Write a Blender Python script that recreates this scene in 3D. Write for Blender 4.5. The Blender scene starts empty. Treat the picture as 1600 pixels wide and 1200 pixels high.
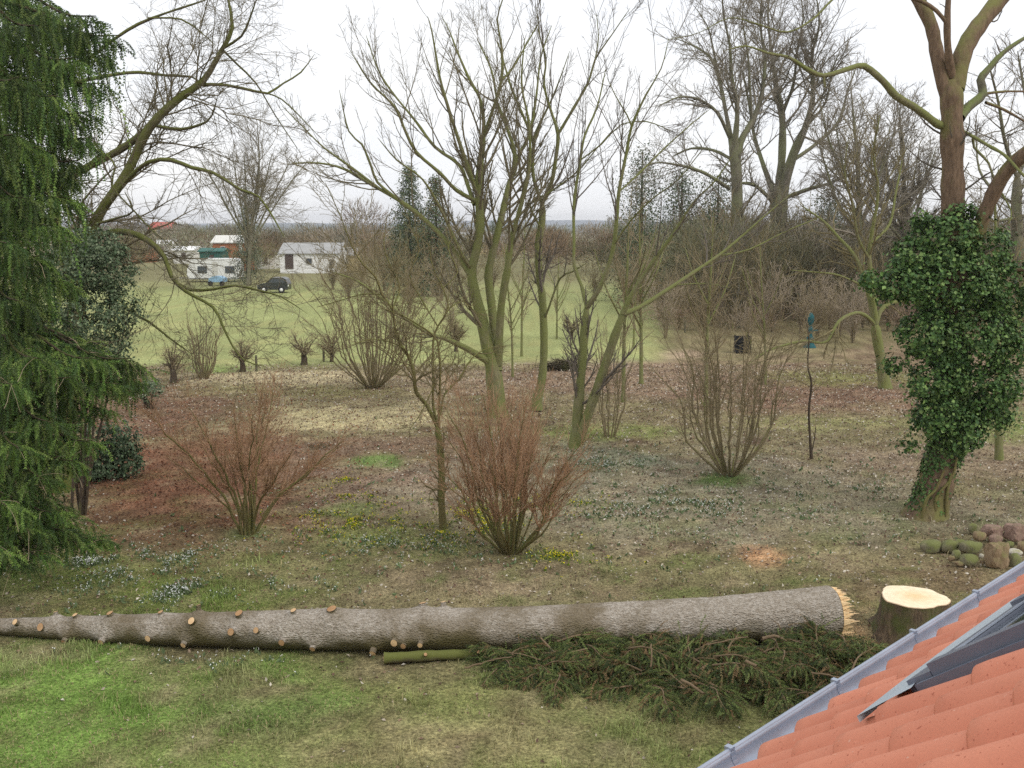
import bpy, math, random
import numpy as np
from mathutils import Vector, Matrix

# ------------------------------------------------------------------ camera, sky, sun
rng = np.random.default_rng(7)
random.seed(7)
sc = bpy.context.scene
col = sc.collection
HC = 5.8                       # height of the attic window above the lawn
TH = math.radians(8.6)         # camera looks down by this much
F = 1600.0

cam_d = bpy.data.cameras.new('camera')
cam = bpy.data.objects.new('camera', cam_d)
col.objects.link(cam)
cam.location = (0, 0, HC)
cam.rotation_euler = (math.pi / 2 - TH, 0, 0)
cam_d.sensor_width = 36.0
cam_d.lens = 36.0
cam_d.clip_start = 0.05
cam_d.clip_end = 9000
sc.camera = cam

world = bpy.data.worlds.new('World')
sc.world = world
world.use_nodes = True
wn, wl = world.node_tree.nodes, world.node_tree.links
wn.clear()
SUN_EL, SUN_AZ = math.radians(42), math.radians(128)     # azimuth clockwise from +Y
sky = wn.new('ShaderNodeTexSky'); sky.sky_type = 'NISHITA'; sky.sun_disc = False
sky.sun_elevation = SUN_EL; sky.sun_rotation = SUN_AZ
sky.air_density = 1.0; sky.dust_density = 3.0
bg1 = wn.new('ShaderNodeBackground'); bg1.inputs['Strength'].default_value = 0.12
wl.new(sky.outputs[0], bg1.inputs['Color'])
tc = wn.new('ShaderNodeTexCoord')
ns = wn.new('ShaderNodeTexNoise'); ns.inputs['Scale'].default_value = 3.0; ns.inputs['Detail'].default_value = 4
mp = wn.new('ShaderNodeMapping'); mp.inputs['Scale'].default_value = (1, 1, 3.5)
wl.new(tc.outputs['Generated'], mp.inputs['Vector']); wl.new(mp.outputs[0], ns.inputs['Vector'])
cr = wn.new('ShaderNodeValToRGB')
cr.color_ramp.elements[0].position = 0.3; cr.color_ramp.elements[0].color = (0.90, 0.92, 0.965, 1)
cr.color_ramp.elements[1].position = 0.62; cr.color_ramp.elements[1].color = (1.0, 1.0, 1.0, 1)
wl.new(ns.outputs['Fac'], cr.inputs['Fac'])
bg2 = wn.new('ShaderNodeBackground'); bg2.inputs['Strength'].default_value = 1.25
wl.new(cr.outputs[0], bg2.inputs['Color'])
mx = wn.new('ShaderNodeMixShader'); mx.inputs[0].default_value = 0.88
wl.new(bg1.outputs[0], mx.inputs[1]); wl.new(bg2.outputs[0], mx.inputs[2])
wo = wn.new('ShaderNodeOutputWorld'); wl.new(mx.outputs[0], wo.inputs['Surface'])

sun_d = bpy.data.lights.new('sun', 'SUN')
sun_d.energy = 1.2; sun_d.angle = math.radians(22); sun_d.color = (1.0, 0.965, 0.9)
sun = bpy.data.objects.new('sun', sun_d); col.objects.link(sun)
sd = Vector((math.sin(SUN_AZ) * math.cos(SUN_EL), math.cos(SUN_AZ) * math.cos(SUN_EL), math.sin(SUN_EL)))
sun.rotation_euler = sd.to_track_quat('Z', 'Y').to_euler()
sun.location = (0, 0, 30)

sc.view_settings.view_transform = 'Standard'
sc.view_settings.look = 'None'
sc.view_settings.exposure = 0.0
sc.view_settings.gamma = 1.0
sc.view_settings.use_curve_mapping = False
sc.cycles.max_bounces = 4
sc.cycles.diffuse_bounces = 2
sc.cycles.glossy_bounces = 2
sc.cycles.transmission_bounces = 2
sc.cycles.volume_bounces = 0
sc.cycles.use_denoising = False

# ------------------------------------------------------------------ helpers
CT, ST = math.cos(TH), math.sin(TH)
CAM = np.array([0, 0, HC])

def ray(u, v):
    r = (u - 800) / F; w = (600 - v) / F
    return np.array([r, CT + w * ST, -ST + w * CT])

def at(u, v, Y):                       # point seen at photo pixel (u, v), Y metres down the garden
    d = ray(u, v); return CAM + d * (Y / d[1])

def ground(u, v, z=0.0):
    d = ray(u, v); return CAM + d * ((z - HC) / d[2])

def width(w, p):                       # metres for w photo pixels at point p
    d = p[1] * CT + (HC - p[2]) * ST
    return w / F * d

def srgb(r, g, b):
    f = lambda c: (c / 255) / 12.92 if c / 255 <= 0.04045 else ((c / 255 + 0.055) / 1.055) ** 2.4
    return (f(r), f(g), f(b), 1.0)

def srgb3(r, g, b): return np.array(srgb(r, g, b)[:3])

def mesh(name, V, quads=None, tris=None, colr=None, smooth=True):
    V = np.asarray(V, dtype=np.float32).reshape(-1, 3)
    me = bpy.data.meshes.new(name)
    loops = []; starts = []; tot = []
    off = 0
    if quads is not None and len(quads):
        q = np.asarray(quads, dtype=np.int32).reshape(-1, 4)
        loops.append(q.ravel()); starts.append(off + np.arange(len(q)) * 4); off += q.size
    if tris is not None and len(tris):
        t = np.asarray(tris, dtype=np.int32).reshape(-1, 3)
        loops.append(t.ravel()); starts.append(off + np.arange(len(t)) * 3); off += t.size
    loops = np.concatenate(loops).astype(np.int32); starts = np.concatenate(starts).astype(np.int32)
    me.vertices.add(len(V)); me.vertices.foreach_set('co', V.ravel())
    me.loops.add(len(loops)); me.loops.foreach_set('vertex_index', loops)
    me.polygons.add(len(starts)); me.polygons.foreach_set('loop_start', starts)
    me.polygons.foreach_set('use_smooth', np.full(len(starts), bool(smooth)))
    me.update(calc_edges=True)
    if colr is not None:
        a = me.color_attributes.new('Col', 'FLOAT_COLOR', 'POINT')
        c = np.ones((len(V), 4), dtype=np.float32); c[:, :3] = colr
        a.data.foreach_set('color', c.ravel())
    return me

def put(name, me, mat, parent=None, loc=(0, 0, 0), rot=None, scale=None):
    o = bpy.data.objects.new(name, me); col.objects.link(o)
    if mat is not None and me is not None and not me.materials: me.materials.append(mat)
    o.parent = parent; o.location = loc
    if rot is not None: o.rotation_euler = rot
    if scale is not None: o.scale = scale
    return o

def tag(o, label=None, cat=None, group=None, kind=None):
    if label: o['label'] = label
    if cat: o['category'] = cat
    if group: o['group'] = group
    if kind: o['kind'] = kind
    return o

def thing(name, label, cat, loc=(0, 0, 0), group=None, rz=0.0):
    o = bpy.data.objects.new(name, None); col.objects.link(o)
    o.location = tuple(float(c) for c in loc); o.rotation_euler = (0, 0, rz); o.empty_display_size = 0.2
    return tag(o, label, cat, group)

def copy_thing(root, loc, rz=0.0, s=1.0, label=None):
    r = root.copy(); col.objects.link(r); r.location = tuple(float(c) for c in loc); r.rotation_euler = (0, 0, rz); r.scale = (s, s, s)
    if label: r['label'] = label
    for ch in list(root.children):
        c = ch.copy(); col.objects.link(c); c.parent = r
        for g in list(ch.children):
            d = g.copy(); col.objects.link(d); d.parent = c
    return r

class MB:                               # collects simple solids into one mesh
    def __init__(s): s.V = []; s.Q = []; s.T = []; s.n = 0
    def add(s, V, Q=(), T=()):
        V = np.asarray(V, float).reshape(-1, 3)
        s.V.append(V)
        if len(Q): s.Q.append(np.asarray(Q) + s.n)
        if len(T): s.T.append(np.asarray(T) + s.n)
        s.n += len(V); return s
    def box(s, c, d, rz=0.0, rx=0.0):
        x, y, z = d[0] / 2, d[1] / 2, d[2] / 2
        V = np.array([[-x, -y, -z], [x, -y, -z], [x, y, -z], [-x, y, -z], [-x, -y, z], [x, -y, z], [x, y, z], [-x, y, z]])
        M = np.array(Matrix.Rotation(rz, 3, 'Z') @ Matrix.Rotation(rx, 3, 'X'))
        return s.add(V @ M.T + np.asarray(c), [[0, 3, 2, 1], [4, 5, 6, 7], [0, 1, 5, 4], [1, 2, 6, 5], [2, 3, 7, 6], [3, 0, 4, 7]])
    def prism(s, prof, x0, x1, axis='x'):   # closed profile (a, z) swept along an axis
        n = len(prof); V = []
        for x in (x0, x1):
            for a, z in prof: V.append((x, a, z) if axis == 'x' else (a, x, z))
        Q = [[i, (i + 1) % n, n + (i + 1) % n, n + i] for i in range(n)]
        T = [[0, i + 1, i] for i in range(1, n - 1)] + [[n, n + i, n + i + 1] for i in range(1, n - 1)]
        return s.add(V, Q, T)
    def lathe(s, prof, c=(0, 0, 0), k=16):
        a = np.arange(k) * 2 * np.pi / k; V = []
        for r, z in prof: V.append(np.stack([r * np.cos(a), r * np.sin(a), np.full(k, z)], 1))
        V = np.concatenate(V) + np.asarray(c)
        Q = [[j * k + i, j * k + (i + 1) % k, (j + 1) * k + (i + 1) % k, (j + 1) * k + i] for j in range(len(prof) - 1) for i in range(k)]
        return s.add(V, Q)
    def me(s, name, smooth=False):
        return mesh(name, np.concatenate(s.V), np.concatenate(s.Q) if s.Q else None, np.concatenate(s.T) if s.T else None, smooth=smooth)

def norm(a): return a / np.maximum(np.linalg.norm(a, axis=-1, keepdims=True), 1e-9)

def tubes(P, R, k, cap=False):
    """P (N,n,3) R (N,n) -> verts, quads"""
    N, n, _ = P.shape
    T = np.empty_like(P); T[:, 1:-1] = P[:, 2:] - P[:, :-2]; T[:, 0] = P[:, 1] - P[:, 0]; T[:, -1] = P[:, -1] - P[:, -2]
    T = norm(T)
    ref = rng.normal(size=(N, 1, 3)); ref = ref + 0 * T
    A = norm(np.cross(T, ref)); B = np.cross(T, A)
    ang = np.arange(k) * 2 * np.pi / k
    V = P[:, :, None, :] + R[:, :, None, None] * (np.cos(ang)[None, None, :, None] * A[:, :, None, :] + np.sin(ang)[None, None, :, None] * B[:, :, None, :])
    idx = np.arange(N * n * k).reshape(N, n, k)
    a = idx[:, :-1, :]; b = idx[:, 1:, :]
    Q = np.stack([a, np.roll(a, -1, 2), np.roll(b, -1, 2), b], -1).reshape(-1, 4)
    return V.reshape(-1, 3), Q

def catmull(pts, step):
    pts = np.asarray(pts, float)
    if len(pts) == 2:
        pts = np.array([pts[0], (pts[0] + pts[1]) / 2, pts[1]])
    p = np.vstack([2 * pts[0] - pts[1], pts, 2 * pts[-1] - pts[-2]])
    out = []
    for i in range(1, len(p) - 2):
        L = np.linalg.norm(p[i + 1, :3] - p[i, :3]); m = max(1, int(math.ceil(L / step)))
        t = np.arange(m)[:, None] / m
        a, b, c, d = p[i - 1], p[i], p[i + 1], p[i + 2]
        out.append(0.5 * (2 * b + (c - a) * t + (2 * a - 5 * b + 4 * c - d) * t ** 2 + (3 * b - a - 3 * c + d) * t ** 3))
    out.append(p[-2][None])
    return np.concatenate(out)

def limb(pts, Y, step=0.35, wob=0.0):
    """photo-traced limb: (u, v, width px, dY) -> path with radius, a real 3-D polyline"""
    a = []
    for q in pts:
        dy = q[3] if len(q) > 3 else 0.0
        p = at(q[0], q[1], Y + dy); a.append([*p, width(q[2] * (0.77 if q[2] > 12 else 0.63), p) / 2])
    c = catmull(a, step)
    if wob: c[1:-1, :3] += rng.normal(size=(len(c) - 2, 3)) * wob
    c[:, 3] = np.maximum(c[:, 3], 0.003)
    return c

def resample(c, n):
    d = np.r_[0, np.cumsum(np.linalg.norm(np.diff(c[:, :3], axis=0), axis=1))]
    t = np.linspace(0, d[-1], n)
    return np.stack([np.interp(t, d, c[:, i]) for i in range(4)], 1)

def spawn(P, R, spacing, t0=0.2, t1=1.0, ang=0.8, asd=0.25, frac=0.5, lmin=0.15, lmax=3.0, up=0.12, wander=0.13, npts=6, rr=0.6, rmin=0.0025, fade=0.55, lean=None):
    """children of every parent path, vectorised"""
    N, n, _ = P.shape
    L = np.linalg.norm(np.diff(P, axis=1), axis=2).sum(1)
    cnt = rng.poisson(np.maximum(L * (t1 - t0) / spacing, 0.0))
    par = np.repeat(np.arange(N), cnt)
    M = len(par)
    if M == 0: return np.zeros((0, npts, 3)), np.zeros((0, npts))
    t = t0 + (t1 - t0) * rng.random(M)
    f = t * (n - 1); i = np.minimum(f.astype(int), n - 2); w = (f - i)[:, None]
    p = P[par, i] * (1 - w) + P[par, i + 1] * w
    r = R[par, i] * (1 - w[:, 0]) + R[par, i + 1] * w[:, 0]
    tan = norm(P[par, i + 1] - P[par, i])
    q = norm(np.cross(tan, rng.normal(size=(M, 3))))
    a = np.abs(ang + asd * rng.normal(size=M))[:, None]
    d = norm(tan * np.cos(a) + q * np.sin(a))
    ln = np.clip(frac * L[par] * (1.0 - fade * t) * rng.uniform(0.45, 1.15, M), lmin, lmax)
    seg = (ln / (npts - 1))[:, None]
    out = np.empty((M, npts, 3)); out[:, 0] = p
    bias = np.array([0, 0, up]) if lean is None else np.array(lean)
    for j in range(1, npts):
        out[:, j] = out[:, j - 1] + d * seg
        d = norm(d + wander * rng.normal(size=(M, 3)) + bias)
    r0 = np.minimum(np.maximum(r * rr, rmin), 0.012 + 0.02 * ln)
    tp = np.linspace(1, 0.3, npts)[None, :]
    rad = np.maximum(r0[:, None] * tp, rmin)
    return out, rad

def stack(limbs, n=14):
    a = np.stack([resample(c, n) for c in limbs]); return a[:, :, :3], a[:, :, 3]

class Geo:
    def __init__(s): s.V = []; s.Q = []; s.n = 0
    def add(s, P, R, k):
        if len(P) == 0: return
        V, Q = tubes(P, R, k); s.V.append(V); s.Q.append(Q + s.n); s.n += len(V)
    def me(s, name, origin):
        return mesh(name, np.concatenate(s.V) - np.asarray(origin), np.concatenate(s.Q))

# ---- value noise
_tab = rng.random((256, 256))
def vnoise(x, y):
    xi = np.floor(x).astype(int); yi = np.floor(y).astype(int); fx = x - xi; fy = y - yi
    fx = fx * fx * (3 - 2 * fx); fy = fy * fy * (3 - 2 * fy)
    g = lambda a, b: _tab[a & 255, b & 255]
    return (g(xi, yi) * (1 - fx) + g(xi + 1, yi) * fx) * (1 - fy) + (g(xi, yi + 1) * (1 - fx) + g(xi + 1, yi + 1) * fx) * fy
def fbm(x, y, o=4):
    s = 0; a = 0.5; t = 0
    for k in range(o): s = s + a * vnoise(x * 2 ** k + 17.3 * k, y * 2 ** k + 5.1 * k); t += a; a *= 0.55
    return s / t
def smooth(a, b, x): t = np.clip((x - a) / (b - a), 0, 1); return t * t * (3 - 2 * t)

# ------------------------------------------------------------------ materials
def nmat(name):
    m = bpy.data.materials.new(name); m.use_nodes = True
    nt = m.node_tree; b = nt.nodes['Principled BSDF']
    return m, nt, b

def ramp(nt, fac, stops):
    r = nt.nodes.new('ShaderNodeValToRGB'); e = r.color_ramp.elements
    while len(e) < len(stops): e.new(0.5)
    for el, (p, c) in zip(e, stops): el.position = p; el.color = c
    nt.links.new(fac, r.inputs['Fac']); return r.outputs['Color']

def noise(nt, scale, detail=4, rough=0.6, vec=None, dist=0.0):
    n = nt.nodes.new('ShaderNodeTexNoise'); n.inputs['Scale'].default_value = scale
    n.inputs['Detail'].default_value = detail; n.inputs['Roughness'].default_value = rough; n.inputs['Distortion'].default_value = dist
    if vec is not None: nt.links.new(vec, n.inputs['Vector'])
    return n.outputs['Fac']

def coords(nt, kind='Object', scale=(1, 1, 1)):
    t = nt.nodes.new('ShaderNodeTexCoord'); m = nt.nodes.new('ShaderNodeMapping'); m.inputs['Scale'].default_value = scale
    nt.links.new(t.outputs[kind], m.inputs['Vector']); return m.outputs['Vector']

def mix(nt, fac, a, b, mode='MIX'):
    m = nt.nodes.new('ShaderNodeMix'); m.data_type = 'RGBA'; m.blend_type = mode
    for s, v in ((0, fac), (6, a), (7, b)):
        if hasattr(v, 'is_linked') or isinstance(v, bpy.types.NodeSocket): nt.links.new(v, m.inputs[s])
        else: m.inputs[s].default_value = v
    return m.outputs[2]

def bump(nt, b, h, strength=0.4, dist=0.02):
    n = nt.nodes.new('ShaderNodeBump'); n.inputs['Strength'].default_value = strength; n.inputs['Distance'].default_value = dist
    nt.links.new(h, n.inputs['Height']); nt.links.new(n.outputs[0], b.inputs['Normal'])

def bark(name, c1, c2, moss, amount=0.5, scale=1.0, rough=0.9):
    m, nt, b = nmat(name)
    v = coords(nt, 'Object', (6 * scale, 6 * scale, 1.6 * scale))
    n1 = noise(nt, 3.0, 6, 0.65, v)
    base = ramp(nt, n1, [(0.3, c1), (0.7, c2)])
    v2 = coords(nt, 'Object', (1, 1, 0.6))
    n2 = noise(nt, 1.7 * scale, 4, 0.6, v2)
    # moss sits on upper faces and in patches
    g = nt.nodes.new('ShaderNodeNewGeometry'); sp = nt.nodes.new('ShaderNodeSeparateXYZ'); nt.links.new(g.outputs['Normal'], sp.inputs[0])
    ma = nt.nodes.new('ShaderNodeMath'); ma.operation = 'MULTIPLY_ADD'; ma.inputs[1].default_value = 0.22; ma.inputs[2].default_value = amount - 0.5
    nt.links.new(sp.outputs['Z'], ma.inputs[0])
    ad = nt.nodes.new('ShaderNodeMath'); ad.operation = 'ADD'; nt.links.new(ma.outputs[0], ad.inputs[0]); nt.links.new(n2, ad.inputs[1])
    fac = ramp(nt, ad.outputs[0], [(0.42, (0, 0, 0, 1)), (0.62, (1, 1, 1, 1))])
    c = mix(nt, fac, base, moss)
    nt.links.new(c, b.inputs['Base Color']); b.inputs['Roughness'].default_value = rough
    b.inputs['Specular IOR Level'].default_value = 0.2
    bump(nt, b, n1, 0.7, 0.02)
    return m

def plain(name, c, rough=0.8, var=0.12, scale=8.0, spec=0.3, metal=0.0, bmp=0.0):
    m, nt, b = nmat(name)
    n = noise(nt, scale, 5, 0.6, coords(nt))
    lo = tuple(x * (1 - var) for x in c[:3]) + (1,); hi = tuple(min(1, x * (1 + var)) for x in c[:3]) + (1,)
    nt.links.new(ramp(nt, n, [(0.3, lo), (0.7, hi)]), b.inputs['Base Color'])
    b.inputs['Roughness'].default_value = rough; b.inputs['Specular IOR Level'].default_value = spec; b.inputs['Metallic'].default_value = metal
    if bmp: bump(nt, b, n, bmp, 0.01)
    return m

def leafy(name, rough=0.6, spec=0.3, trans=0.0):
    m, nt, b = nmat(name)
    a = nt.nodes.new('ShaderNodeAttribute'); a.attribute_name = 'Col'
    nt.links.new(a.outputs['Color'], b.inputs['Base Color'])
    b.inputs['Roughness'].default_value = rough; b.inputs['Specular IOR Level'].default_value = spec
    return m

M = {}
M['bark_olive'] = bark('bark_olive', srgb(104, 100, 74), srgb(144, 138, 106), srgb(118, 122, 74), 0.58)
M['bark_left'] = bark('bark_left', srgb(78, 74, 56), srgb(116, 108, 84), srgb(104, 108, 58), 0.56)
M['bark_brown'] = bark('bark_brown', srgb(88, 72, 58), srgb(134, 112, 92), srgb(118, 116, 70), 0.42)
M['bark_grey'] = bark('bark_grey', srgb(82, 78, 64), srgb(118, 114, 96), srgb(108, 116, 70), 0.45)
M['bark_far'] = bark('bark_far', srgb(96, 92, 78), srgb(126, 120, 104), srgb(120, 122, 90), 0.48, 0.3)
M['bark_dark'] = bark('bark_dark', srgb(60, 52, 44), srgb(92, 80, 66), srgb(88, 90, 52), 0.36)
M['twig_grey'] = plain('twig_grey', srgb(108, 100, 90), 0.9, 0.2, 3)
M['twig_moss'] = plain('twig_moss', srgb(116, 108, 86), 0.9, 0.25, 2)
M['brown_twig'] = plain('brown_twig', srgb(118, 100, 78), 0.9, 0.25, 4)
M['twig_far'] = plain('twig_far', srgb(136, 128, 114), 0.9, 0.2, 1)  # lighter twigs for the back trees, distance haze put into the colour
M['twig_olive'] = plain('twig_olive', srgb(122, 112, 80), 0.9, 0.25, 2)
M['twig_red'] = plain('twig_red', srgb(168, 134, 104), 0.8, 0.25, 2.5)
M['twig_hazel'] = plain('twig_hazel', srgb(144, 130, 102), 0.8, 0.2, 2.5)
M['twig_pink'] = plain('twig_pink', srgb(160, 146, 126), 0.8, 0.25, 2)
M['stem_olive'] = bark('stem_olive', srgb(88, 82, 52), srgb(134, 122, 82), srgb(112, 114, 64), 0.46, 3)
M['stem_hazel'] = bark('stem_hazel', srgb(108, 98, 74), srgb(152, 138, 108), srgb(120, 122, 64), 0.36, 3)
M['wood_cut'] = plain('wood_cut', srgb(222, 190, 148), 0.8, 0.1, 14, 0.2)
M['leaf'] = leafy('leaf', 0.75, 0.15)
M['ivy'] = leafy('ivy', 0.5, 0.22)
M['needle'] = leafy('needle', 0.6, 0.25)

# ------------------------------------------------------------------ ground
GPATCH = []   # (u, v, ru, rv, colour, strength)
def gp(u, v, ru, rv, c, s=1.0, soft=0.6, nz=0.55): GPATCH.append((u, v, ru, rv, srgb3(*c), s, soft, nz))

def to_px(x, y, z=0.0):
    dx, dy, dz = x, y, z - HC
    f = dy * CT - dz * ST; up = dy * ST + dz * CT
    f = np.maximum(f, 0.5)
    return 800 + F * dx / f, 600 - F * up / f

# laid out as patches of real ground cover, each an ellipse around a spot in the garden
gp(800, 1150, 1100, 130, (116, 120, 70), 1.0)
gp(120, 1110, 460, 120, (104, 132, 58), 1.0)
gp(420, 1120, 190, 60, (104, 126, 64), 0.8)
gp(640, 1160, 330, 50, (138, 128, 92), 0.7)
gp(950, 1130, 260, 60, (126, 120, 82), 0.7)
gp(250, 920, 420, 60, (98, 112, 50), 0.9)
gp(560, 880, 300, 50, (116, 112, 76), 0.8)
gp(800, 910, 320, 40, (124, 110, 88), 0.8)
gp(1130, 900, 260, 45, (112, 108, 74), 0.85)
gp(1420, 915, 180, 45, (112, 98, 72), 0.9)
gp(1250, 960, 120, 25, (116, 96, 70), 0.7)
gp(330, 755, 290, 100, (118, 84, 64), 0.95)
gp(200, 830, 170, 35, (104, 78, 58), 0.8)
gp(230, 640, 190, 50, (110, 84, 70), 0.8)
gp(620, 760, 240, 70, (126, 108, 92), 0.9)
gp(1050, 770, 450, 90, (126, 120, 100), 1.0)
gp(940, 720, 120, 28, (112, 120, 98), 0.7)
gp(1350, 800, 300, 60, (124, 118, 96), 0.85)
gp(1480, 720, 240, 35, (128, 112, 94), 0.8)
gp(560, 655, 180, 28, (172, 162, 122), 0.95)
gp(450, 592, 190, 16, (178, 166, 130), 0.9)
gp(700, 600, 120, 25, (150, 134, 110), 0.8)
gp(610, 700, 200, 22, (120, 100, 82), 0.8)
gp(1000, 590, 330, 40, (136, 116, 96), 0.95)
gp(900, 560, 160, 16, (160, 140, 122), 0.8)
gp(1060, 555, 60, 10, (158, 138, 118), 0.8)
gp(1300, 620, 260, 40, (122, 96, 80), 0.9)
gp(1330, 590, 150, 16, (116, 120, 66), 0.7)
gp(1300, 660, 220, 16, (128, 128, 82), 0.75)
gp(950, 675, 110, 16, (116, 126, 66), 0.8)
gp(590, 722, 60, 14, (86, 118, 50), 0.8)
gp(540, 800, 60, 16, (96, 120, 52), 0.6)
gp(600, 835, 90, 18, (104, 122, 54), 0.5)
gp(1140, 750, 60, 14, (78, 104, 46), 0.85)
gp(390, 832, 50, 10, (86, 108, 60), 0.7)
gp(1580, 665, 80, 25, (122, 134, 74), 0.7)
gp(480, 610, 220, 12, (122, 118, 74), 0.6)
gp(340, 575, 60, 10, (108, 136, 60), 0.8)
gp(1450, 560, 200, 25, (116, 96, 80), 0.8)
gp(1195, 868, 46, 14, (190, 146, 108), 0.6, 0.6, 0.9)
gp(1330, 985, 50, 16, (188, 156, 118), 0.7, 0.5, 0.7)
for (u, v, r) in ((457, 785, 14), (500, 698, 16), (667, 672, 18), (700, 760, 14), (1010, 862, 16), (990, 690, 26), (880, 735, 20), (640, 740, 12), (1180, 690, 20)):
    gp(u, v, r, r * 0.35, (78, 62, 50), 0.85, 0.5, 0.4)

def ground_col(x, y):
    u, v = to_px(x, y)
    c = np.zeros((len(x), 3)) + srgb3(118, 110, 80)
    n1 = fbm(x * 0.9, y * 0.9, 4); n2 = fbm(x * 2.6 + 40, y * 2.6, 3); n3 = fbm(x * 0.35 + 9, y * 0.35, 3)
    # the meadow beyond the garden
    fld = smooth(42, 46, y + 3 * (n3 - 0.5) - 0.10 * np.clip(x, 0, 40) * 2.0 + 0.05 * np.clip(-x, 0, 30))
    fld *= 1 - smooth(.13, .17, x / np.maximum(y, 1) + .03 * (n3 - .5))
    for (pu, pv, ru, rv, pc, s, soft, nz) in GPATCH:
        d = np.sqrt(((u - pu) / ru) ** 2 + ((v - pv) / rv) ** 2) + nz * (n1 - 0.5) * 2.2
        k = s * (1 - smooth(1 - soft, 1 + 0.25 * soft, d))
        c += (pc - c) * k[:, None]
    c *= (0.5 + 1.0 * n2)[:, None] * (0.82 + .36 * fbm(x * 5.5, y * 5.5 + 77, 2))[:, None]
    soil = smooth(.60, .74, fbm(x * 1.9 + 50, y * 1.9 + 11, 4)); c += (srgb3(92, 74, 60) - c) * (.42 * soil)[:, None]
    straw = smooth(.60, .76, fbm(x * 1.4 + 90, y * 1.4 + 31, 4)); c += (srgb3(164, 150, 118) - c) * (.34 * straw)[:, None]
    green = smooth(0.5, 0.72, fbm(x * 1.7 + 3, y * 1.7 + 8, 4))
    c += (srgb3(98, 116, 54) - c) * (0.34 * green * smooth(26, 15, y) + 0.1 * green)[:, None]
    fc = srgb3(136, 144, 92) * (0.7 + 0.6 * n3)[:, None] * (.85 + .3 * n2)[:, None] + (srgb3(150, 148, 96) - srgb3(136, 144, 92)) * smooth(0.45, 0.7, n1)[:, None] * 0.5
    c += (fc - c) * fld[:, None]
    far = smooth(95, 120, y)
    c += (srgb3(118, 116, 82) * (0.8 + 0.4 * n1)[:, None] - c) * far[:, None]
    lum = (c @ np.array([0.3, 0.55, 0.15]))[:, None]
    c = (lum + (c - lum) * 0.90) * 1.27
    return np.clip(c, 0.01, 0.9)

def gz(x, y):
    near = smooth(70, 45, y) * smooth(5, 8, y)
    return near * (0.10 * (fbm(x * 0.5, y * 0.5, 3) - 0.5) + 0.05 * (fbm(x * 2.2, y * 2.2, 2) - 0.5))

def axis(lo, hi, step, far_lo, far_hi):
    a = list(np.arange(lo, hi, step)); s = step
    x = a[-1]
    while x < far_hi: s *= 1.22; x += s; a.append(x)
    x = a[0]; s = step; pre = []
    while x > far_lo: s *= 1.22; x -= s; pre.append(x)
    return np.array(pre[::-1] + a)
gx = axis(-22, 22, 0.21, -3400, 3400); gy = axis(8, 46, 0.21, -120, 3400)
X, Yg = np.meshgrid(gx, gy); xf, yf = X.ravel(), Yg.ravel()
ix = np.arange(len(xf)).reshape(X.shape)
Q = np.stack([ix[:-1, :-1], ix[:-1, 1:], ix[1:, 1:], ix[1:, :-1]], -1).reshape(-1, 4)
m, nt, b = nmat('ground')
a = nt.nodes.new('ShaderNodeAttribute'); a.attribute_name = 'Col'
v = coords(nt, 'Object')
n1 = noise(nt, 22, 6, 0.7, v); n2 = noise(nt, 5, 5, 0.65, v); n3 = noise(nt, 70, 3, 0.7, v)
c = mix(nt, 1.0, a.outputs['Color'], ramp(nt, n1, [(0.3, (0.28, 0.26, 0.24, 1)), (0.5, (0.98, 0.97, 0.96, 1)), (0.7, (1.9, 1.82, 1.75, 1))]), 'MULTIPLY')
c = mix(nt, 1.0, c, ramp(nt, n2, [(0.3, (0.75, 0.72, 0.7, 1)), (0.7, (1.25, 1.25, 1.22, 1))]), 'MULTIPLY')
c = mix(nt, 0.6, c, ramp(nt, n3, [(0.3, (0.6, 0.6, 0.6, 1)), (0.7, (1.4, 1.4, 1.4, 1))]), 'MULTIPLY')
nt.links.new(c, b.inputs['Base Color']); b.inputs['Roughness'].default_value = 1.0; b.inputs['Specular IOR Level'].default_value = 0.05
bump(nt, b, n1, 0.8, 0.05)
M['ground'] = m
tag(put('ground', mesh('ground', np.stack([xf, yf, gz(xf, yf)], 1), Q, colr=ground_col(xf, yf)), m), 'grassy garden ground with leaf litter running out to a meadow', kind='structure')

# ---- scattered blades, leaves and flowers (nobody could count them)
def scatter(n, y0, y1, pad=0.06):
    y = np.sqrt(rng.random(n) * (y1 ** 2 - y0 ** 2) + y0 ** 2)
    x = (rng.random(n) * 2 - 1) * (0.5 + pad) * (y * CT + HC * ST) * 1.0 - 0.0
    return x, y

def leaves_mesh(name, C, size, colr, up=0.6, aspect=0.55, fold=0.25, rnd=None):
    N = len(C)
    nrm = norm(rng.normal(size=(N, 3)) * (1 - up) + np.array([0, 0, 1.0]) * up) if np.isscalar(up) else norm(up)
    d = norm(np.cross(nrm, rng.normal(size=(N, 3)))); s = np.cross(nrm, d)
    L = np.asarray(size)[:, None] if not np.isscalar(size) else size
    tip = C + d * L; mid = C + d * L * 0.45
    l = mid + s * L * aspect * 0.5 + nrm * L * fold * 0.5; r = mid - s * L * aspect * 0.5 + nrm * L * fold * 0.5
    V = np.stack([C, l, tip, r], 1).reshape(-1, 3)
    i = np.arange(N)[:, None] * 4
    T = np.concatenate([i + np.array([[0, 2, 1]]), i + np.array([[0, 3, 2]])])
    return mesh(name, V, tris=T, colr=np.repeat(colr, 4, 0), smooth=False)

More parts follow.
